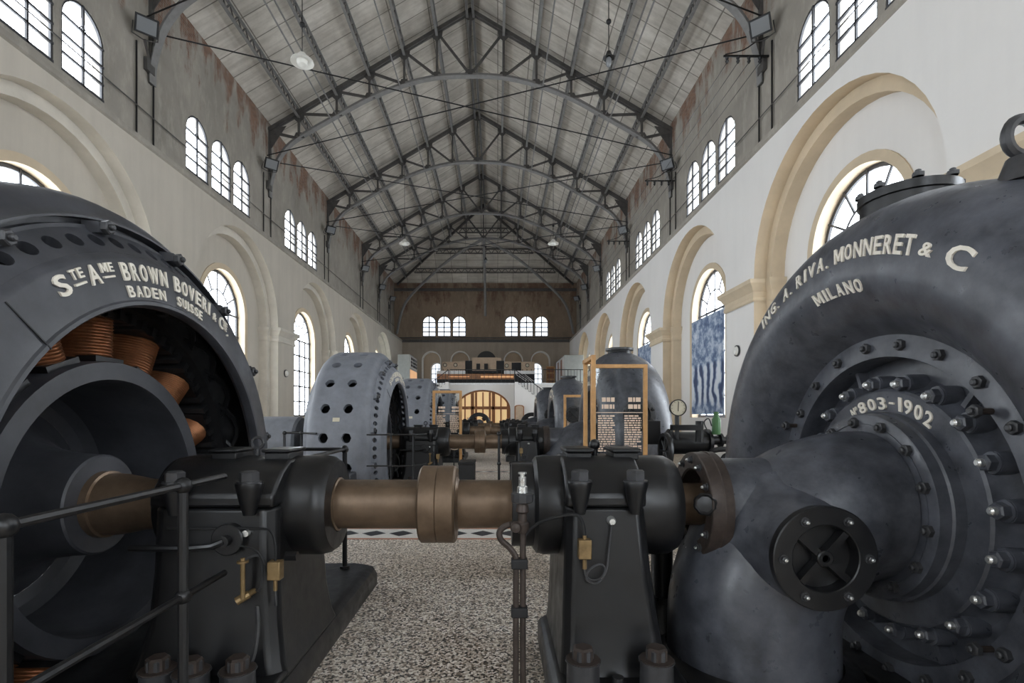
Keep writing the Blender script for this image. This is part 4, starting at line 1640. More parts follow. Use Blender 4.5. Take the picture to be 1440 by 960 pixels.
def turbine(yc, label, variant):
    o = (0, yc, AXZ)
    t = thing('spiral_turbine', (2.6, yc, 0), label, 'water turbine', 'spiral water turbines')
    near = variant == 0
    c, Rm, rt = (2.50, 1.45, .40) if near else (2.44, 1.29, .56)
    fx = 2.38 if near else 2.10               # plane of the big bolted ring
    back = .95 if near else .75
    m = MB()
    prof = []
    a0 = -1.95 if near else -1.75
    for i in range(25):
        a = a0 + (2.9 + -a0 - .0) * i / 24 - .0
        # angle a measured from the front (-X) direction, outward positive
        cx = c - rt * math.cos(a)
        cr = Rm + rt * math.sin(a)
        if a > PI / 2:
            cx = c + (cx - c) * (back / rt)
        if cr < 1.02 and cx < fx + .04 and a < 0:
            continue
        if a < 0 and cx > fx + .02:
            continue
        prof.append((cx, cr))
    prof = [(fx + .02, 1.03)] + prof + [(c + back * .9, .5)]
    m.lathe(prof, o, n=96, cap=False)
    m.build('spiral_casing', TURB, t)
    # inlet dome and covers
    if near:
        k = Vector((2.78, yc + .27, 0))
        m = MB().lathe([(AXZ + 1.45, .27), (AXZ + 1.99, .27), (AXZ + 1.995, .285), (AXZ + 2.05, .285), (AXZ + 2.055, .275), (AXZ + 2.055, .001)], k, 'Z', 32)
        cv = m.build('top_cover', BLACK, t)
        for i in range(8):
            inst(FNUT, 'cover_bolt', cv, (k.x + .265 * math.cos(i * PI / 4 + .3), k.y + .265 * math.sin(i * PI / 4 + .3), AXZ + 2.06))
        e = Vector((2.5, yc - .76, AXZ + 1.66))
        m = MB().cyl(e, e + Vector((0, 0, .12)), .10, .06)
        m.tube([e + Vector((.075 * math.cos(a * PI / 10), 0, .22 + .085 * math.sin(a * PI / 10))) for a in range(21)], .026, 8)
        m.build('lifting_eye', STEEL, t)
    else:
        k = Vector((2.5, yc - .12, 0))
        m = MB().lathe([(AXZ + 1.72, .30), (AXZ + 1.83, .23), (AXZ + 1.87, .23), (AXZ + 1.87, .28), (AXZ + 1.915, .28), (AXZ + 1.92, .001)], k, 'Z', 24)
        m.build('top_cover', BLACK, t)
        # manhole facing the viewpoint
        k = Vector((2.44, yc - 1.60, 1.60))
        EY = (Vector((0, -1, 0)), Vector((1, 0, 0)), Vector((0, 0, 1)))
        m = MB().lathe([(-.1, .24), (.19, .24), (.19, .285), (.235, .285), (.24, .27), (.24, .19), (.21, .18), (.21, .001)], k, EY, 32)
        for s in (1, -1):
            a = Vector((.17, 0, .17 * s))
            m.beam(k + a + Vector((0, -.225, 0)), k - a + Vector((0, -.225, 0)), .04, .04, (0, 1, 0))
        mh = m.build('manhole_cover', BLACK, t)
        for i in range(8):
            th = i * PI / 4 + .39
            inst(FNUT, 'cover_bolt', mh, k + Vector((.255 * math.cos(th), -.238, .255 * math.sin(th))), (0, -1, 0))
        m = MB()
        m.cyl((2.55, yc - .4, 0), (2.55, yc - .4, .55), .62, .55, n=24)
        m.box((1.95, yc - 1.75, 0.0), (3.2, yc - 1.0, .42))
        m.build('casing_support', BLACK, t, bevel=.03)
    sf = torus_front(c, Rm, rt, yc)
    m = MB()
    rb = 1.488 if near else 1.36
    for body, a, b in (('ING.', 34.6, 24.6), ('A.', 22.2, 17.8), ('RIVA.', 15.6, 2.4), ('MONNERET', .2, -23.2), ('&', -25.2, -28.2), ('C', -31.5, -36.6)):
        arctext(m, body, a, b, rb + (.01 if body == '&' else 0), .10 if body != '&' else .062, sf, .013, -.06)
    arctext(m, 'MILANO', 9.4, -9.6, rb - .195, .075, sf, .012, -.04)
    split_build(m, 'raised_letter', CREAM, t)
    # bolted ring
    m = MB()
    m.lathe([(fx + .10, 1.07), (fx + .005, 1.065), (fx, 1.055), (fx, .915), (fx + .01, .91), (fx + .17, .91)], o, n=80)
    m.build('bolted_ring', TURB, t)
    nb = 22
    for i in range(nb):
        th = 2 * PI * (i + .35) / nb
        inst(FNUT, 'ring_bolt', t, (fx, yc + .985 * math.sin(th), AXZ + .985 * math.cos(th)), (-1, 0, 0), i * .7)
    if near:
        for th, r in ((-52, .93), (62, 1.0), (128, .95), (-128, .93)):
            th = math.radians(th)
            j = MB().cyl((fx, yc + r * math.sin(th), AXZ + r * math.cos(th)), (fx - .07, yc + r * math.sin(th), AXZ + r * math.cos(th)), .016, n=8)
            js = j.build('jacking_screw', RUST, t)
            inst(FNUT, 'screw_head', js, (fx - .07, yc + r * math.sin(th), AXZ + r * math.cos(th)), (-1, 0, 0))
    # recessed head cover
    m = MB()
    m.lathe([(fx + .17, .91), (fx + .16, .78), (fx + .12, .74), (fx + .035, .715), (fx + .025, .70), (fx + .03, .60), (fx + .03, .5)], o, n=72)
    m.build('head_cover', TURB, t)
    m = MB()
    for i in range(6):
        th = math.radians(-38 + i * 60)
        u = Vector((0, math.sin(th), math.cos(th)))
        v = Vector((0, math.cos(th), -math.sin(th)))
        a, b = Vector((fx + .15, yc, AXZ)) + u * .76, Vector((fx + .15, yc, AXZ)) + u * .905
        m.beam(a, b, .03, .10, (1, 0, 0))
    split_build(m, 'cover_rib', TURB, t)
    for i in range(20):
        th = 2 * PI * (i + .4) / 20
        inst(STUD, 'guide_vane_stud', t, (fx + .055, yc + .752 * math.sin(th), AXZ + .752 * math.cos(th)), (-1, 0, 0), i * .5)
    if near:
        m = MB()
        pl = lambda r, th, l: Vector((fx + .027 - l, yc + r * math.sin(th), AXZ + r * math.cos(th)))
        arctext(m, 'N', 26.0, 22.8, .60, .055, pl, .012, -.1)
        arctext(m, 'o', 22.2, 20.8, .628, .028, pl, .012)
        arctext(m, '803', 19.0, -2.5, .588, .078, pl, .012, -.08)
        arctext(m, '-', -5.2, -8.6, .625, .012, pl, .012)
        arctext(m, '1902', -12.0, -35.5, .592, .082, pl, .012, -.08)
        split_build(m, 'raised_numeral', CREAM, t)
    # suction elbow: bend from the runner eye down into the floor
    dx = fx - 2.38
    ctr = Vector((2.27 + dx, yc, AXZ - .70))
    m = MB()
    rings = []
    path = []
    for i in range(15):
        a = PI / 2 * i / 14
        path.append((ctr + Vector((-.70 * math.sin(a), 0, .70 * math.cos(a))), a, .455 + .03 * (i / 14)))
    path.append((ctr + Vector((-.70, 0, -.30)), PI / 2, .49))
    for p, a, r in path:
        e = Vector((-math.cos(a), 0, -math.sin(a)))
        n = Vector((math.sin(a) * -1, 0, math.cos(a)))
        v = Vector((0, 1, 0))
        rings.append([p + (v * math.cos(2 * PI * k / 40) + n * math.sin(2 * PI * k / 40)) * r for k in range(40)])
    m.loft(rings, 0, False)
    # shaft sleeve growing out of the bend
    m.lathe([(1.32 + dx, .285), (1.60 + dx, .285), (1.75 + dx, .292), (1.85 + dx, .32), (1.95 + dx, .38)], o, n=40)
    eb = m.build('suction_elbow', TURB, t)
    m = MB()
    m.lathe([(fx + .04, .575), (fx - .03, .575), (fx - .035, .57), (fx - .04, .565), (fx - .04, .5), (fx - .11, .5)], o, n=56)
    m.lathe([(fx - .035, .565), (fx - .10, .56), (fx - .105, .55), (fx - .105, .45)], o, n=56)
    m.build('elbow_flange', TURB, eb)
    for i in range(14):
        th = 2 * PI * (i + .25) / 14
        inst(FNUT, 'flange_bolt', t, (fx - .105, yc + .507 * math.sin(th), AXZ + .507 * math.cos(th)), (-1, 0, 0), i)
    # stuffing box flange at the end of the sleeve
    m = MB()
    m.lathe([(1.34 + dx, .285), (1.335 + dx, .325), (1.285 + dx, .33), (1.28 + dx, .325), (1.265 + dx, .325), (1.215 + dx, .322), (1.21 + dx, .315), (1.21 + dx, .225), (1.22 + dx, .215), (1.33 + dx, .21), (1.33 + dx, .16)], o, n=48)
    sb = m.build('stuffing_box_flange', RUST, t)
    for i in range(12):
        th = 2 * PI * i / 12
        inst(SMALL, 'gland_bolt', sb, (1.21 + dx, yc + .275 * math.sin(th), AXZ + .275 * math.cos(th)), (-1, 0, 0), i)
    m = MB()
    m.cyl((1.25 + dx, yc - .17, AXZ + .02), (1.19 + dx, yc - .27, AXZ + .045), .022, n=10)
    e = Vector((-.5, -.86, .1)).normalized()
    q = Vector((1.19 + dx, yc - .27, AXZ + .045))
    u = e.orthogonal().normalized()
    w = e.cross(u)
    rg = []
    for d, r in ((-.02, .03), (-.015, .062), (.02, .066), (.03, .055), (.022, .045), (.026, .012)):
        rg.append([q + e * d + (u * math.cos(2 * PI * k / 24) + w * math.sin(2 * PI * k / 24)) * r * (1 - .06 * (k % 3 == 0)) for k in range(24)])
    m.loft(rg)
    m.build('grease_knob', BLACK, sb)
    if near:
        # inspection cover with cross handle, facing the viewpoint
        k = Vector((1.665, yc - .555, AXZ - .175))
        EY = (Vector((0, -1, 0)), Vector((1, 0, 0)), Vector((0, 0, 1)))
        m = MB().lathe([(-.36, .40), (-.26, .33), (-.17, .29), (-.10, .272), (-.03, .262), (0, .260)], k, EY, 56)
        m.build('cover_neck', TURB, t)
        m = MB()
        m.lathe([(0, .262), (.005, .268), (.045, .268), (.05, .262), (.05, .175), (.045, .17), (-.02, .165), (-.02, .001)], k, EY, 48, 0)
        ic = m.build('inspection_cover', BLACK, t)
        m = MB()
        for a in (PI / 4 + .05, -PI / 4 + .05):
            d = Vector((math.cos(a), 0, math.sin(a))) * .168
            m.beam(k + d + Vector((0, -.01, 0)), k - d + Vector((0, -.01, 0)), .034, .05, (0, 1, 0))
        m.lathe([(0, .045), (.045, .042), (.05, .036), (.05, .02), (.03, .018), (.03, .001)], k, EY, 20)
        m.build('cross_ribs', BLACK, ic)
        for i in range(6):
            th = i * PI / 3
            inst(SMALL, 'cover_bolt', ic, k + Vector((.218 * math.cos(th), -.05, .218 * math.sin(th))), (0, -1, 0))
        m = MB()
        m.box((2.2, yc - 1.3, 0), (3.3, yc + 1.3, .06))
        for s in (-1, 1):
            m.box((2.35, yc + s * 1.05 - .25, .06), (3.2, yc + s * 1.05 + .25, .30))
        m.build('casing_support', BLACK, t, bevel=.02)
    m = MB()
    m.cyl((1.57 + dx, yc, 0), (1.57 + dx, yc, .10), .60, n=40)
    m.lathe([(.10, .60), (.12, .52), (.14, .50)], (1.57 + dx, yc, 0), 'Z', 40)
    m.build('pipe_collar', BLACK, eb)
    return t


g0 = generator(YS[0], 'dark cast iron generator ring with raised lettering, largest at left edge')
r0 = rotor(YS[0], 'rotor with copper pole coils and brown shaft, nearest of the row')
p0 = pedestal_right(YS[0], 'black bearing pedestal with brass box, centre right, nearest to the camera')
q0 = pedestal_left(YS[0], 'black bearing pedestal beside the lettered generator, nearest on the left')
b0 = plinth(YS[0], 'black iron baseplate under the nearest left bearing')
turbine(YS[0], 'huge dark spiral turbine with raised lettering at right edge', 0)
t1 = turbine(YS[1], 'grey spiral turbine with round manhole, behind the wooden display frame', 1)
for k in (1, 2, 3):
    d = (0, YS[k] - YS[0], 0)
    pos = ['', 'second in the row', 'third in the row', 'fourth and farthest in the row'][k]
    g = dup(g0, d, 'grey generator drum with rows of round holes, ' + pos)
    for ch in kids(g):
        if ch.name.startswith(('drum_housing', 'end_shield', 'clamp')):
            ch.material_slots[0].link = 'OBJECT'
            ch.material_slots[0].material = DRUM  # light from above put into the colour as a paler iron
    dup(r0, d, 'rotor with brown shaft and coupling, ' + pos)
    dup(p0, d, 'black bearing pedestal on the turbine side, ' + pos)
    dup(q0, d, 'black bearing pedestal on the generator side, ' + pos)
    dup(b0, d, 'black baseplate under the generator bearing, ' + pos)
    if k > 1:
        dup(t1, (0, YS[k] - YS[1], 0), 'grey spiral turbine, ' + pos)

# ------------------------------------------------------------------ railings
def ballpost(mb, x, y, z0, z1, mids=(), r=.022):
    mb.cyl((x, y, z0), (x, y, z1), r, n=10)
    mb.ball((x, y, z1), r * 1.75, 12)
    for z in mids:
        mb.ball((x, y, z), r * 1.65, 12)
    mb.cyl((x, y, z0), (x, y, z0 + .02), r * 2.1, n=12)


def railing(label, posts, rails, z0, name='guard_railing', r=.022):
    t = thing(name, (posts[0][0], posts[0][1], z0), label, 'railing', 'iron pipe railings')
    for x, y in posts:
        m = MB()
        ballpost(m, x, y, z0, 1.28, (.78,), r)
        m.build('post', BLACK, t)
    for k, pts in enumerate(rails):
        for z in (1.28, .78):
            m = MB()
            m.tube([(x, y, z) for x, y in pts], r * .75, 8)
            m.build('rail', BLACK, t)
    return t


railing('worn black pipe railing in front of the nearest generator', [(-1.42, 1.47), (-1.42, 2.31)], [[(-1.42, .9), (-1.42, 1.47), (-1.42, 2.66)]], 0)
railing('black pipe railing behind the nearest left bearing', [(-1.42, 4.75)], [[(-1.42, 3.75), (-1.42, 4.75)], [(-1.42, 4.75), (-2.0, 4.75)]], .18)
railing('thin curved railing in front of the second generator', [(-1.71, 8.2), (-1.36, 8.25)], [[(-2.1, 8.2), (-1.71, 8.2), (-1.45, 8.2), (-1.36, 8.25), (-1.25, 8.38), (-1.2, 8.6)]], 0, r=.016)
railing('railing around the far side of second generator set at left', [(-3.75, 9.0), (-3.45, 9.0)], [[(-3.75, 10.6), (-3.75, 9.0), (-3.45, 9.0), (-3.1, 8.75)]], 0)
railing('railing before the third generator set', [(-1.71, 15.8), (-1.36, 15.85)], [[(-2.1, 15.8), (-1.45, 15.8), (-1.2, 16.2)]], 0, r=.016)
p = P(705, 640, 9.0)
railing('single black railing post with rail beside the second bearing', [(.02, 8.6)], [[(.02, 8.6), (.02, 9.6)]], 0)
#MARK-SMALL
# ------------------------------------------------------------------ oil pump stand beside the near bearing
t = thing('oil_pipe_stand', (.11, 2.6, 0), 'slim stand of copper oil pipes with chrome valve top, left of the near right bearing', 'oil pipe stand')
m = MB()
m.tube([(.155, 2.6, 1.04), (.10, 2.6, 1.045), (.045, 2.59, 1.04), (.01, 2.59, 1.01), (.015, 2.59, .97), (.055, 2.6, .93), (.085, 2.6, .89), (.092, 2.6, .84), (.092, 2.6, .5), (.092, 2.6, .0)], .016, 10, smooth=5)
m.build('looped_pipe', RUST, t)
m = MB()
m.tube([(.128, 2.61, 1.12), (.128, 2.61, .9), (.128, 2.61, .5), (.128, 2.61, 0)], .016, 10, smooth=3)
m.build('straight_pipe', RUST, t)
m = MB()
m.lathe([(1.0, .022), (1.02, .034), (1.05, .034), (1.06, .024), (1.10, .024), (1.11, .034), (1.14, .030), (1.16, .02)], (.125, 2.6, 0), 'Z', 16, cap=True)
m.cyl((.125, 2.6, 1.045), (.06, 2.58, 1.045), .016)
m.lathe([(-.02, .02), (0, .028), (.02, .022), (.025, .001)], (.09, 2.57, 1.035), (Vector((0, -1, 0)), Vector((1, 0, 0)), Vector((0, 0, 1))), 12)
m.build('valve_body', RUST, t)
m = MB().lathe([(1.155, .05), (1.16, .056), (1.20, .058), (1.205, .05), (1.205, .02)], (.125, 2.6, 0), 'Z', 10, cap=True)
m.build('clamp_collar', STEEL, t)
m = MB().lathe([(1.205, .028), (1.235, .026), (1.24, .019), (1.285, .019), (1.285, .012), (1.30, .012), (1.30, .022), (1.308, .022), (1.308, .001)], (.125, 2.6, 0), 'Z', 14)
m.build('chrome_spindle', BRIGHT, t)
for z in (.845, .60):
    MB().box((.068, 2.575, z - .025), (.152, 2.635, z + .025)).build('binding_tape', BLACK2, t, bevel=.006)
m = MB().cyl((.11, 2.6, 0), (.11, 2.6, .02), .09, n=20)
m.build('floor_flange', BLACK, t)

# drain pipe and cast guard behind the near right bearing
t = thing('drain_pipe', (1.16, 3.62, 0), 'black vertical pipe standing behind the near right bearing', 'pipe')
MB().cyl((1.16, 3.62, .30), (1.16, 3.62, 1.0), .075, n=20).build('pipe', BLACK, t)
MB().lathe([(0, .19), (.25, .17), (.30, .13), (.33, .10)], (1.16, 3.62, 0), 'Z', 24, cap=True).build('foot', BLACK, t)
for i in range(6):
    m = MB().beam((1.16 + .15 * math.cos(i), 3.62 + .15 * math.sin(i), .10), (1.16 + .10 * math.cos(i), 3.62 + .10 * math.sin(i), .34), .03, .03)
    m.build('foot_rib', BLACK, t)

# ------------------------------------------------------------------ glass display frames with printed panels
def bars(x0, x1, z0, z1, rows, seed, y, m, fill=.8):
    rnd = random.Random(seed)
    h = (z1 - z0) / rows
    for r in range(rows):
        x = x0
        z = z1 - (r + .5) * h
        last = x1 - (rnd.random() * .35 * (x1 - x0) if rnd.random() < .3 else 0)
        while x < last:
            l = (.018 + rnd.random() * .05)
            m.box((x, y, z - h * fill / 2), (min(x + l, last), y + .002, z + h * fill / 2))
            x += l + .010


def display(name_label, x0, x1, y, ztop, post=.045, ret=None, seed=1, cols=2):
    t = thing('information_display', ((x0 + x1) / 2, y, 0), name_label, 'display panel', 'wooden framed glass display panels')
    h = post / 2
    for x in (x0, x1):
        MB().box((x - h, y - h, 0), (x + h, y + h, ztop)).build('post', OAK, t, bevel=.004)
    MB().box((x0 + h, y - h, ztop - post), (x1 - h, y + h, ztop)).build('top_rail', OAK, t, bevel=.004)
    MB().box((x0 + h, y - h, .05), (x1 - h, y + h, .05 + post)).build('bottom_rail', OAK, t, bevel=.004)
    g = MB().box((x0 + h, y - .004, .1), (x1 - h, y + .004, ztop - post)).build('glass_pane', PGLASS, t)
    if ret:
        yr0, yr1, zr = ret
        for yy in (yr0, yr1):
            MB().box((x0 - .10 - h, yy - h, 0), (x0 - .10 + h, yy + h, zr)).build('post', OAK, t, bevel=.004)
        MB().box((x0 - .10 - h, yr0 + h, zr - post), (x0 - .10 + h, yr1 - h, zr)).build('top_rail', OAK, t, bevel=.004)
        MB().box((x0 - .104, yr0 + h, .1), (x0 - .096, yr1 - h, zr - post)).build('glass_pane', PGLASS, t)
        MB().box((x0 - .10 - h, yr1 - h, zr - post), (x0 + h, y + h, zr)).build('top_rail', OAK, t, bevel=.004) if abs(yr1 - y) < .2 else None
    w = (x1 - x0) / cols
    for c in range(cols):
        a, b = x0 + c * w + .07, x0 + (c + 1) * w - .05
        m = MB()
        for z in (1.66, 1.75):
            m = MB()
            bars(a + .05, b, z, z + .09, 1, seed + c + int(z * 50), y - .008, m, .62)
            m.build('printed_title', PRINT, g)
        for z in (1.12, 1.36):
            m = MB()
            bars(a, b, z, z + .24, 8, seed + 10 + c + int(z * 50), y - .008, m, .62)
            m.build('printed_paragraph', PRINT, g)
        m = MB()
        cx, cz = (a + b) / 2, .86
        E_ = (Vector((0, -1, 0)), Vector((1, 0, 0)), Vector((0, 0, 1)))
        for r0, r1 in ((.19, .205), (.06, .13)):
            m.lathe([(0, r0), (.002, r0), (.002, r1), (0, r1)], (cx, y - .006, cz), E_, 28)
        for k in range(9):
            th = PI * k / 8
            m.box((cx + .20 * math.cos(th) - .012, y - .008, cz + .20 * math.sin(th) - .012), (cx + .20 * math.cos(th) + .012, y - .006, cz + .20 * math.sin(th) + .012))
        m.build('printed_wheel_drawing', PRINT, g)
    m = MB().box((x0 + .03, y - .007, 1.625), (x1 - .03, y - .0055, 1.633))
    m.build('printed_rule', PRINT, g)
    return t


PRINT = paint('peach_print', (.78, .60, .46), .6, 0, .05, 10, 0)
display('wooden framed glass display panel with printed text, behind the near right bearing', 1.22, 1.90, 6.6, 2.25, .05, (6.0, 6.55, 2.30), 3)
display('wooden framed glass display panel beside the second generator, left of the aisle', -1.72, -1.0, 13.8, 2.25, .07, None, 8)
display('small wooden framed display panel in front of the third turbine', 2.15, 2.75, 16.4, 2.24, .08, None, 15)

# black low plinths in the aisle
for (x0, x1, y0, zt, lab) in ((-.66, -.40, 8.6, .80, 'low black box plinth in the aisle left of the centre, beyond the coupling'), (.22, .60, 8.9, .74, 'low black box plinth in the aisle beside the second right bearing')):
    t = thing('display_plinth', ((x0 + x1) / 2, y0 + .3, 0), lab, 'plinth', 'black plinths in the aisle')
    MB().box((x0, y0, 0), (x1, y0 + .6, zt - .04)).build('body', BLACK2, t, bevel=.006)
    MB().box((x0 - .01, y0 - .01, zt - .04), (x1 + .01, y0 + .61, zt)).build('lid', BLACK, t, bevel=.006)

# ------------------------------------------------------------------ governor with pressure gauge
t = thing('turbine_governor', (2.45, 6.7, 0), 'black valve gear with round pressure gauge in front of the right windows', 'governor')
EY = (Vector((0, -1, 0)), Vector((1, 0, 0)), Vector((0, 0, 1)))
m = MB().box((2.1, 6.5, 0), (3.3, 7.3, .85)).box((2.05, 6.45, 0), (3.35, 7.35, .08))
m.build('bedframe', BLACK, t, bevel=.03)
m = MB().lathe([(-.0, .001), (.0, .16), (.02, .19), (.05, .19), (.05, .15), (.52, .15), (.52, .19), (.56, .19), (.56, .001)], (2.28, 6.9, 1.22), 'X', 24)
m.build('servo_cylinder', BLACK, t)
m = MB().lathe([(0, .06), (.10, .06), (.10, .095), (.13, .095), (.13, .05), (.22, .05), (.22, .085), (.25, .085), (.25, .001)], (2.84, 6.8, 1.26), 'X', 20)
m.build('valve_stem', BLACK, t)
m = MB().lathe([(-.03, .24), (0, .25), (.03, .24), (.03, .20), (-.03, .20), (-.03, .24)], (2.20, 6.72, 1.12), 'X', 28)
for k in range(4):
    th = k * PI / 4
    m.cyl((2.20, 6.72 + .21 * math.sin(th), 1.12 + .21 * math.cos(th)), (2.20, 6.72 - .21 * math.sin(th), 1.12 - .21 * math.cos(th)), .015, n=6)
m.build('handwheel', BLACK, t)
m = MB()
m.tube([(2.31, 6.6, 1.28), (2.31, 6.6, 1.42), (2.31, 6.6, 1.60)], .028, 10)
m.box((2.24, 6.55, 1.40), (2.62, 6.66, 1.47))
m.cyl((2.60, 6.6, 1.25), (2.60, 6.6, 1.52), .05)
m.build('gauge_pipe', BLACK, t)
m = MB().lathe([(-.03, .10), (.03, .108), (.035, .10), (.025, .095)], (2.31, 6.58, 1.69), EY, 32, cap=False)
m.lathe([(-.03, .10), (-.03, .001)], (2.31, 6.58, 1.69), EY, 32)
gg = m.build('pressure_gauge', BLACK, t)
MB().lathe([(0, .096), (.004, .096), (.004, .001)], (2.31, 6.56, 1.69), EY, 32).build('dial', DIALM, gg)
m = MB().beam((2.31, 6.553, 1.645), (2.315, 6.553, 1.765), .007, .004, (0, 1, 0))
m.build('needle', BLACK2, gg)
for k in range(9):
    th = math.radians(-130 + 32.5 * k)
    MB().beam((2.31 + .075 * math.sin(th), 6.555, 1.69 + .075 * math.cos(th)), (2.31 + .088 * math.sin(th), 6.555, 1.69 + .088 * math.cos(th)), .005, .003, (0, 1, 0)).build('tick', BLACK2, gg)
m = MB()
m.tube([(2.70, 6.5, .85), (2.70, 6.5, 1.10), (2.80, 6.5, 1.16), (3.05, 6.5, 1.16)], .035, 10, smooth=4)
m.tube([(2.85, 6.48, .85), (2.85, 6.48, 1.05), (2.95, 6.48, 1.10), (3.1, 6.48, 1.08)], .03, 10, smooth=4)
m.build('oil_pipes', BLACK, t)
m = MB().lathe([(0, .055), (.20, .055), (.235, .035), (.30, .03)], (2.88, 6.75, 1.34), 'Z', 16, cap=True)
m.build('oil_bottle', GREEN, t)
m = MB()
m.tube([(2.76, 6.75, 1.40), (2.72, 6.75, 1.50), (2.78, 6.75, 1.55), (2.82, 6.75, 1.45)], .008, 6, smooth=4)
m.build('small_tube', STEEL, t)
MB().box((2.02, 6.9, 1.2), (2.2, 7.1, 1.52)).build('relay_box', BLACK, t, bevel=.01)

# ------------------------------------------------------------------ exciters
t = thing('exciter', (-4.3, YS[1], 0), 'pale grey exciter dynamo left of the second generator', 'exciter')
o = (0, YS[1], AXZ)
MB().lathe([(-4.9, .2), (-4.9, .48), (-4.85, .52), (-4.1, .52), (-4.05, .48), (-4.05, .2)], o, n=36, cap=True).build('yoke', DRUM, t)
MB().lathe([(-4.05, .10), (-3.5, .10)], o, n=20, cap=True).build('stub_shaft', SHAFT, t)
MB().box((-4.8, YS[1] - .5, 0), (-4.1, YS[1] + .5, .56)).build('base', BLACK, t, bevel=.02)
m = MB().lathe([(-3.9, .2), (-3.9, .28), (-3.6, .28), (-3.6, .2)], o, n=28, cap=True)
m.box((-3.88, YS[1] - .3, .2), (-3.62, YS[1] + .3, AXZ - .2))
m.build('outer_bearing', DRUM, t)
for x, lab in ((-1.215, 'dark exciter ring standing before the arched door, left of the two'), (2.2, 'dark exciter ring near the stair foot, right of the two')):
    t = thing('exciter_dynamo', (x, 33.2, 0), lab, 'exciter', 'exciter dynamos at the far end')
    c = Vector((x, 33.2, 1.0))
    MB().lathe([(-.35, .50), (-.35, .70), (-.30, .75), (.30, .75), (.35, .70), (.35, .50), (-.35, .50)], c, 'Y', 40).build('yoke', BLACK, t)
    MB().lathe([(-.5, .12), (-.45, .30), (.45, .30), (.5, .12)], c, 'Y', 28, cap=True).build('armature', IRON, t)
    for k in range(4):
        th = PI / 4 + k * PI / 2
        d = Vector((math.cos(th), 0, math.sin(th)))
        MB().cyl(c + d * .36, c + d * .52, .13, n=14).build('field_coil', RUST, t)
    MB().box((x - .7, 32.85, 0), (x + .7, 33.55, .30)).build('base', BLACK, t, bevel=.02)

# ------------------------------------------------------------------ posters in the right windows, round wall lamps
for k, (cy, z0, z1, hw, lab) in enumerate(((18.17, 1.62, 5.1, 1.36, 'blue and white photograph of an industrial site, in the window above the pressure gauge'),
                                          (25.67, 1.62, 5.1, 1.36, 'blue and white photograph in the farther right window, behind the second turbine'))):
    t = MB().box((WR + 2 * DEPTH - .06, cy - hw, z0), (WR + 2 * DEPTH - .035, cy + hw, z1)).build('window_poster', postermat('blue_photograph_%d' % k, 3.1 + k))
    tag(t, lab, 'poster', 'posters in the right windows')
for s, y, z, lab in ((1, 14.5, 3.41, 'small round white lamp on the pier beside the nearest turbine'), (-1, 21.8, 3.36, 'small round pale lamp on the left pier between windows')):
    xw = WR if s > 0 else WL
    ax = (Vector((-s, 0, 0)), Vector((0, 1, 0)), Vector((0, 0, 1)))
    t = thing('round_wall_lamp', (s * (xw - .03), y, z), lab, 'wall lamp', 'round wall lamps')
    MB().lathe([(.01, .16), (.05, .16), (.05, .12)], (s * xw, y, z), ax, 24, cap=True).build('ring', STEEL, t)
    MB().lathe([(.05, .13), (.10, .10), (.12, .05), (.125, .001)], (s * xw, y, z), ax, 24).build('globe', ENAMEL, t)

# ------------------------------------------------------------------ mezzanine with arched door, stairs, switchboard
YM, ZM = 38.5, 3.85
DXC = P(679, 0, YM).x
mb = MB()
dhw, dsp, dh = 2.08, 2.0, 1.48
dc = [(DXC - dhw, 0)] + [(DXC - dhw * math.cos(PI * i / 20), dsp + dh * math.sin(PI * i / 20)) for i in range(21)] + [(DXC + dhw, 0)]
X0, X1 = -WL + .02, WR - .02
f = lambda x, z, y=YM: Vector((x, y, z))
mb.add([f(X0, 0), f(dc[0][0], 0), f(dc[0][0], ZM), f(X0, ZM)], [(0, 1, 2, 3)])
mb.add([f(dc[-1][0], 0), f(X1, 0), f(X1, ZM), f(dc[-1][0], ZM)], [(0, 1, 2, 3)])
mb.strip([f(*p) for p in dc[1:-1]], [f(p[0], ZM) for p in dc[1:-1]])
mb.strip([f(*p) for p in dc], [f(*p, YM + .45) for p in dc])
struct('wall_mezzanine', mb, WALLR)
mb = MB().box((X0, YM - .08, ZM), (X1, YB, ZM + .14))
struct('floor_mezzanine', mb, MARBLE)
r = sroot('door_1', (DXC, YM + .35, 0))
m = MB()
ins = [(DXC + (x - DXC) * .93, z if z == 0 else (z - dsp) * .92 + dsp) for x, z in dc]
m.strip([f(*p, YM + .25) for p in dc], [f(*p, YM + .25) for p in ins])
m.strip([f(*p, YM + .25) for p in ins], [f(*p, YM + .40) for p in ins])
m.beam((DXC - dhw, YM + .3, 2.12), (DXC + dhw, YM + .3, 2.12), .16, .22)
for x in (-.78, .78):
    m.beam((DXC + x, YM + .3, 0), (DXC + x, YM + .3, 3.30), .20, .16, (0, 1, 0))
for c in (-1.36, 0, 1.36):
    for x in (-.52, 0, .52):
        zt = 3.42 - .35 * abs(c + x) ** 1.6 * .45
        m.beam((DXC + c + x, YM + .3, 0), (DXC + c + x, YM + .3, min(3.3, zt)), .15 if x else .10, .08, (0, 1, 0))
    m.beam((DXC + c - .55, YM + .3, .55), (DXC + c + .55, YM + .3, .55), .1, .5)
    m.beam((DXC + c - .55, YM + .3, 2.72), (DXC + c + .55, YM + .3, 2.95), .0, .0) if False else None
m.build('door_frame', DOORW, r)
m = MB().add([f(*p, YM + .36) for p in ins], [tuple(range(len(ins)))])
m.build('glazing', AMBER, r)


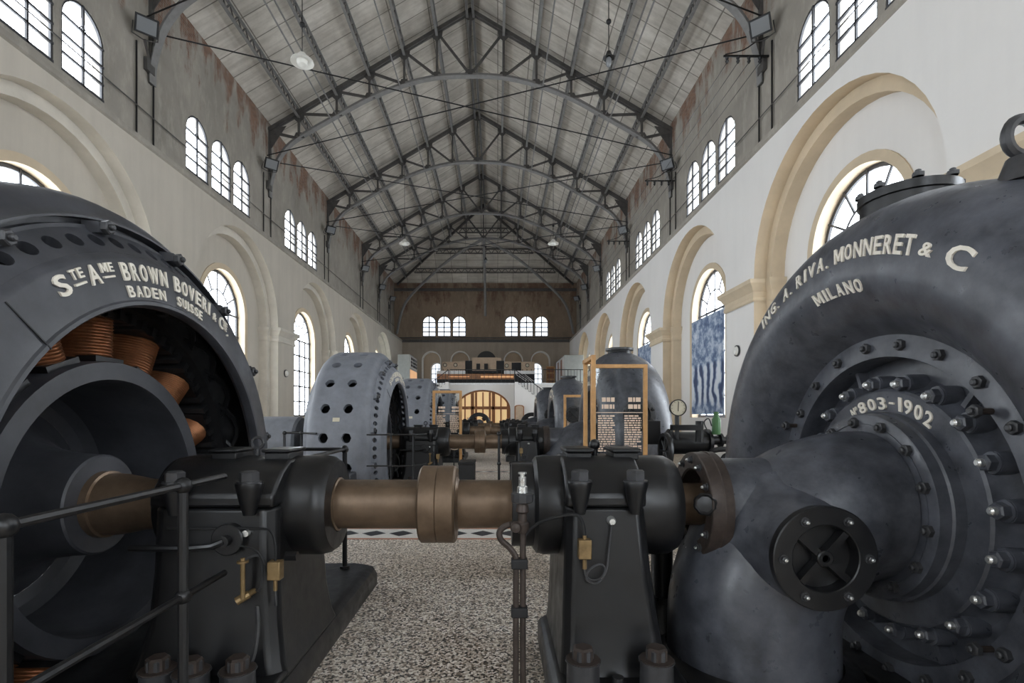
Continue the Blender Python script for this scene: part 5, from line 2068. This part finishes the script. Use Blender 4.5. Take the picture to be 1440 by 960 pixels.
def balusters(t, pts, h, step, name='baluster', r=.018):
    """uprights and two rails along a 3-D line"""
    m = MB()
    n = 0
    for a, b in zip(pts, pts[1:]):
        a, b = Vector(a), Vector(b)
        L = (b - a).length
        k = max(1, int(L / step))
        for i in range(k + 1):
            p = a.lerp(b, i / k)
            MB().cyl(p, p + Vector((0, 0, h)), r if i % 4 else r * 1.6, n=6).build(name, BLACK, t)
    m.tube([Vector(p) + Vector((0, 0, h)) for p in pts], .03, 8)
    m.build('handrail', STEEL, t)
    MB().tube([Vector(p) + Vector((0, 0, .12)) for p in pts], .015, 6).build('bottom_rail', BLACK, t)


zt = ZM + .14
for s in (-1, 1):
    xs0 = 1.25 if s > 0 else -3.6
    xs1 = 6.6 if s > 0 else -8.85
    t = thing('staircase', (xs0, YM - .6, 0), 'white side stair with iron balusters, %s of the arched door' % SIDEW[s], 'staircase', 'stairs up to the mezzanine')
    n = 22
    prof = [(xs0, zt)]
    for i in range(n):
        x = xs0 + (xs1 - xs0) * (i + 1) / n
        prof += [(x, zt - zt * i / n), (x, zt - zt * (i + 1) / n)]
    prof = prof[:-1] + [(xs1, 0), (xs0, 0)]
    MB().prism(prof, YM - 1.15, YM - .10).build('flight', WALLR, t)
    balusters(t, [(xs0, YM - 1.08, zt - .05), (xs1, YM - 1.08, .05)], .95, .28)
t = thing('balustrade', (DXC, YM, zt), 'thin iron balustrade along the mezzanine edge above the arched door', 'balustrade')
balusters(t, [(-3.6, YM + .0, zt), (1.25, YM + .0, zt)], 1.0, .32, r=.014)
t = thing('balustrade', (4.6, YM, zt), 'iron balustrade at the right end of the mezzanine, before the tall cabinet', 'balustrade')
balusters(t, [(3.4, YM + .0, zt), (X1 - .1, YM + .0, zt)], 1.0, .22, r=.014)

DESK = paint('reddish_desk_wood', (.36, .165, .07), .4, 0, .3, 6, .05)
# switchboard
t = thing('switchboard', (-1.05, 43.2, zt), 'long switchboard of pale panels with dials and lit desk on the mezzanine', 'switchboard')
Y0 = 43.2
p = lambda px, py, y=Y0: P(px, py, y)


def panel(px0, px1, py0, py1, d, mat, name, y=Y0, par=None, lab=None):
    a, b = p(px0, py1, y), p(px1, py0, y)
    o = MB().box((a.x, y, max(zt, a.z)), (b.x, y + d, b.z)).build(name, mat, par or t)
    return o


panel(622, 654, 508.5, 522, .12, PALETAN, 'wing_panel')
panel(709, 752, 508.5, 522, .12, PALETAN, 'wing_panel')
panel(664, 705, 502.5, 525, .16, PALETAN, 'centre_panel')
panel(654.5, 664, 507, 545, .3, BLACK2, 'side_door')
panel(698, 709, 507, 545, .3, BLACK2, 'side_door', Y0 - .02)
panel(614, 654, 521, 525.5, .9, MARBLE, 'marble_top', Y0 - 1.0)
panel(709, 752, 521, 525.5, .9, MARBLE, 'marble_top', Y0 - 1.0)
panel(664, 698, 521, 524, .9, BLACK2, 'desk_top', Y0 - 1.0)
panel(614, 723, 525.5, 533, .6, DESK, 'desk_front', Y0 - .9)
panel(614, 752, 533, 548, .6, BLACK2, 'desk_plinth', Y0 - .85)
panel(723, 752, 525.5, 546, .6, BLACK2, 'stair_guard', Y0 - .95)
panel(676, 722, 528.5, 530.5, .03, WARMGLOW, 'painted_glow_strip', Y0 - .95)  # warm light on the desk front, painted as a glowing strip
panel(630, 660, 529, 530, .03, WARMGLOW, 'painted_glow_strip', Y0 - .95)
for i in range(4):
    a, b = p(726 + 4 * i, 526.5, Y0 - 1.0), p(740 + 4 * i if i < 3 else 751, 536, Y0 - 1.0)
    MB().cyl(a, b, .025, n=6).build('pale_rod', MARBLE, t)
panel(719.5, 733, 509.5, 521, .05, BLACK2, 'dark_board', Y0 - .06)
for px, py in ((625.8, 513), (640.5, 513), (712.5, 514), (741.5, 513.5)):
    c = p(px, py)
    d = MB().lathe([(0, .17), (.06, .17), (.07, .13), (.04, .12), (.04, .001)], c, EY, 20).build('dial_case', BLACK, t)
    MB().lathe([(.045, .12), (.046, .001)], c, EY, 20).build('dial_face', DIALM, d)
for px in (672.5, 683.5):
    panel(px - 2.6, px + 2.6, 511, 520, .1, BLACK2, 'instrument', Y0 - .11)
for i in range(22):
    px = 617 + 6.2 * i
    if 655 < px < 709:
        continue
    a = p(px, 521, Y0 - .5)
    MB().cyl(a, a + Vector((0, 0, .12)), .03, n=8).build('lever', RUST, t)

# cabinets at the two ends of the mezzanine
t = thing('switch_cabinet', (-7.3, 41.5, zt), 'pale grey cabinet with round black dials on its side, left end of the mezzanine', 'cabinet', 'cabinets on the mezzanine')
MB().box((-7.8, 39.9, zt), (-6.85, 43.4, 6.32)).build('body', CABINET, t, bevel=.02)
MB().box((-6.85, 40.0, 5.3), (-6.82, 43.3, 6.22)).build('dial_board', WHITEP, t)
rnd = random.Random(4)
for i in range(6):
    for z in (5.5, 5.75, 6.02):
        y = 40.3 + .5 * i + rnd.random() * .1
        MB().lathe([(0, .11), (.04, .11), (.04, .001)], (-6.82, y, z), 'X', 14).build('dial', BLACK2, t)
MB().box((-6.85, 40.0, 4.4), (-6.835, 43.3, 5.15)).build('painted_glow_panel', WARMGLOW, t)  # warm light low on the cabinet, painted as a glowing sheet
t = thing('switch_cabinet', (5.8, 42.5, zt), 'grey green cabinet with white door side, right end of the mezzanine', 'cabinet', 'cabinets on the mezzanine')
MB().box((5.2, 40.0, zt), (6.7, 45.5, 6.28)).build('body', CABINET, t, bevel=.02)
MB().box((5.17, 40.1, zt + .1), (5.2, 45.4, 6.2)).build('white_side', WHITEP, t)
for y in (41.2, 43.4):
    MB().box((5.155, y, 4.3), (5.17, y + .9, 6.05)).build('side_door', DOORW, t)
t = thing('wooden_screen', (4.4, 44.5, zt), 'brown wooden door leaf standing at the right of the mezzanine window', 'screen')
a, b = P(768, 545, 44.5), P(780, 515, 44.5)
MB().box((a.x, 44.5, zt), (b.x, 44.58, b.z)).build('leaf', OAK, t)
for i in range(3):
    z = zt + .2 + i * .55
    MB().box((a.x + .08, 44.48, z), (b.x - .08, 44.50, z + .42)).build('raised_panel', DOORW, t)
# tall framed panel by the door
t = thing('wooden_framed_mirror', (1.55, YM - 1.3, 0), 'arched dark wooden frame with pale panel, right of the arched door', 'mirror')
a, b = P(723.5, 600, YM - 1.3), P(737, 569, YM - 1.3)
fr = [(a.x, 0), (a.x, b.z - .12), (a.x + .12, b.z - .03), ((a.x + b.x) / 2, b.z), (b.x - .12, b.z - .03), (b.x, b.z - .12), (b.x, 0)]
MB().prism(fr, YM - 1.33, YM - 1.25).build('frame', DOORW, t)
fr2 = [((a.x + b.x) / 2 + (x - (a.x + b.x) / 2) * .78, .15 + (z - .05) * .93 if z > .1 else .12) for x, z in fr]
MB().prism(fr2, YM - 1.345, YM - 1.33).build('panel', PALETAN, t)
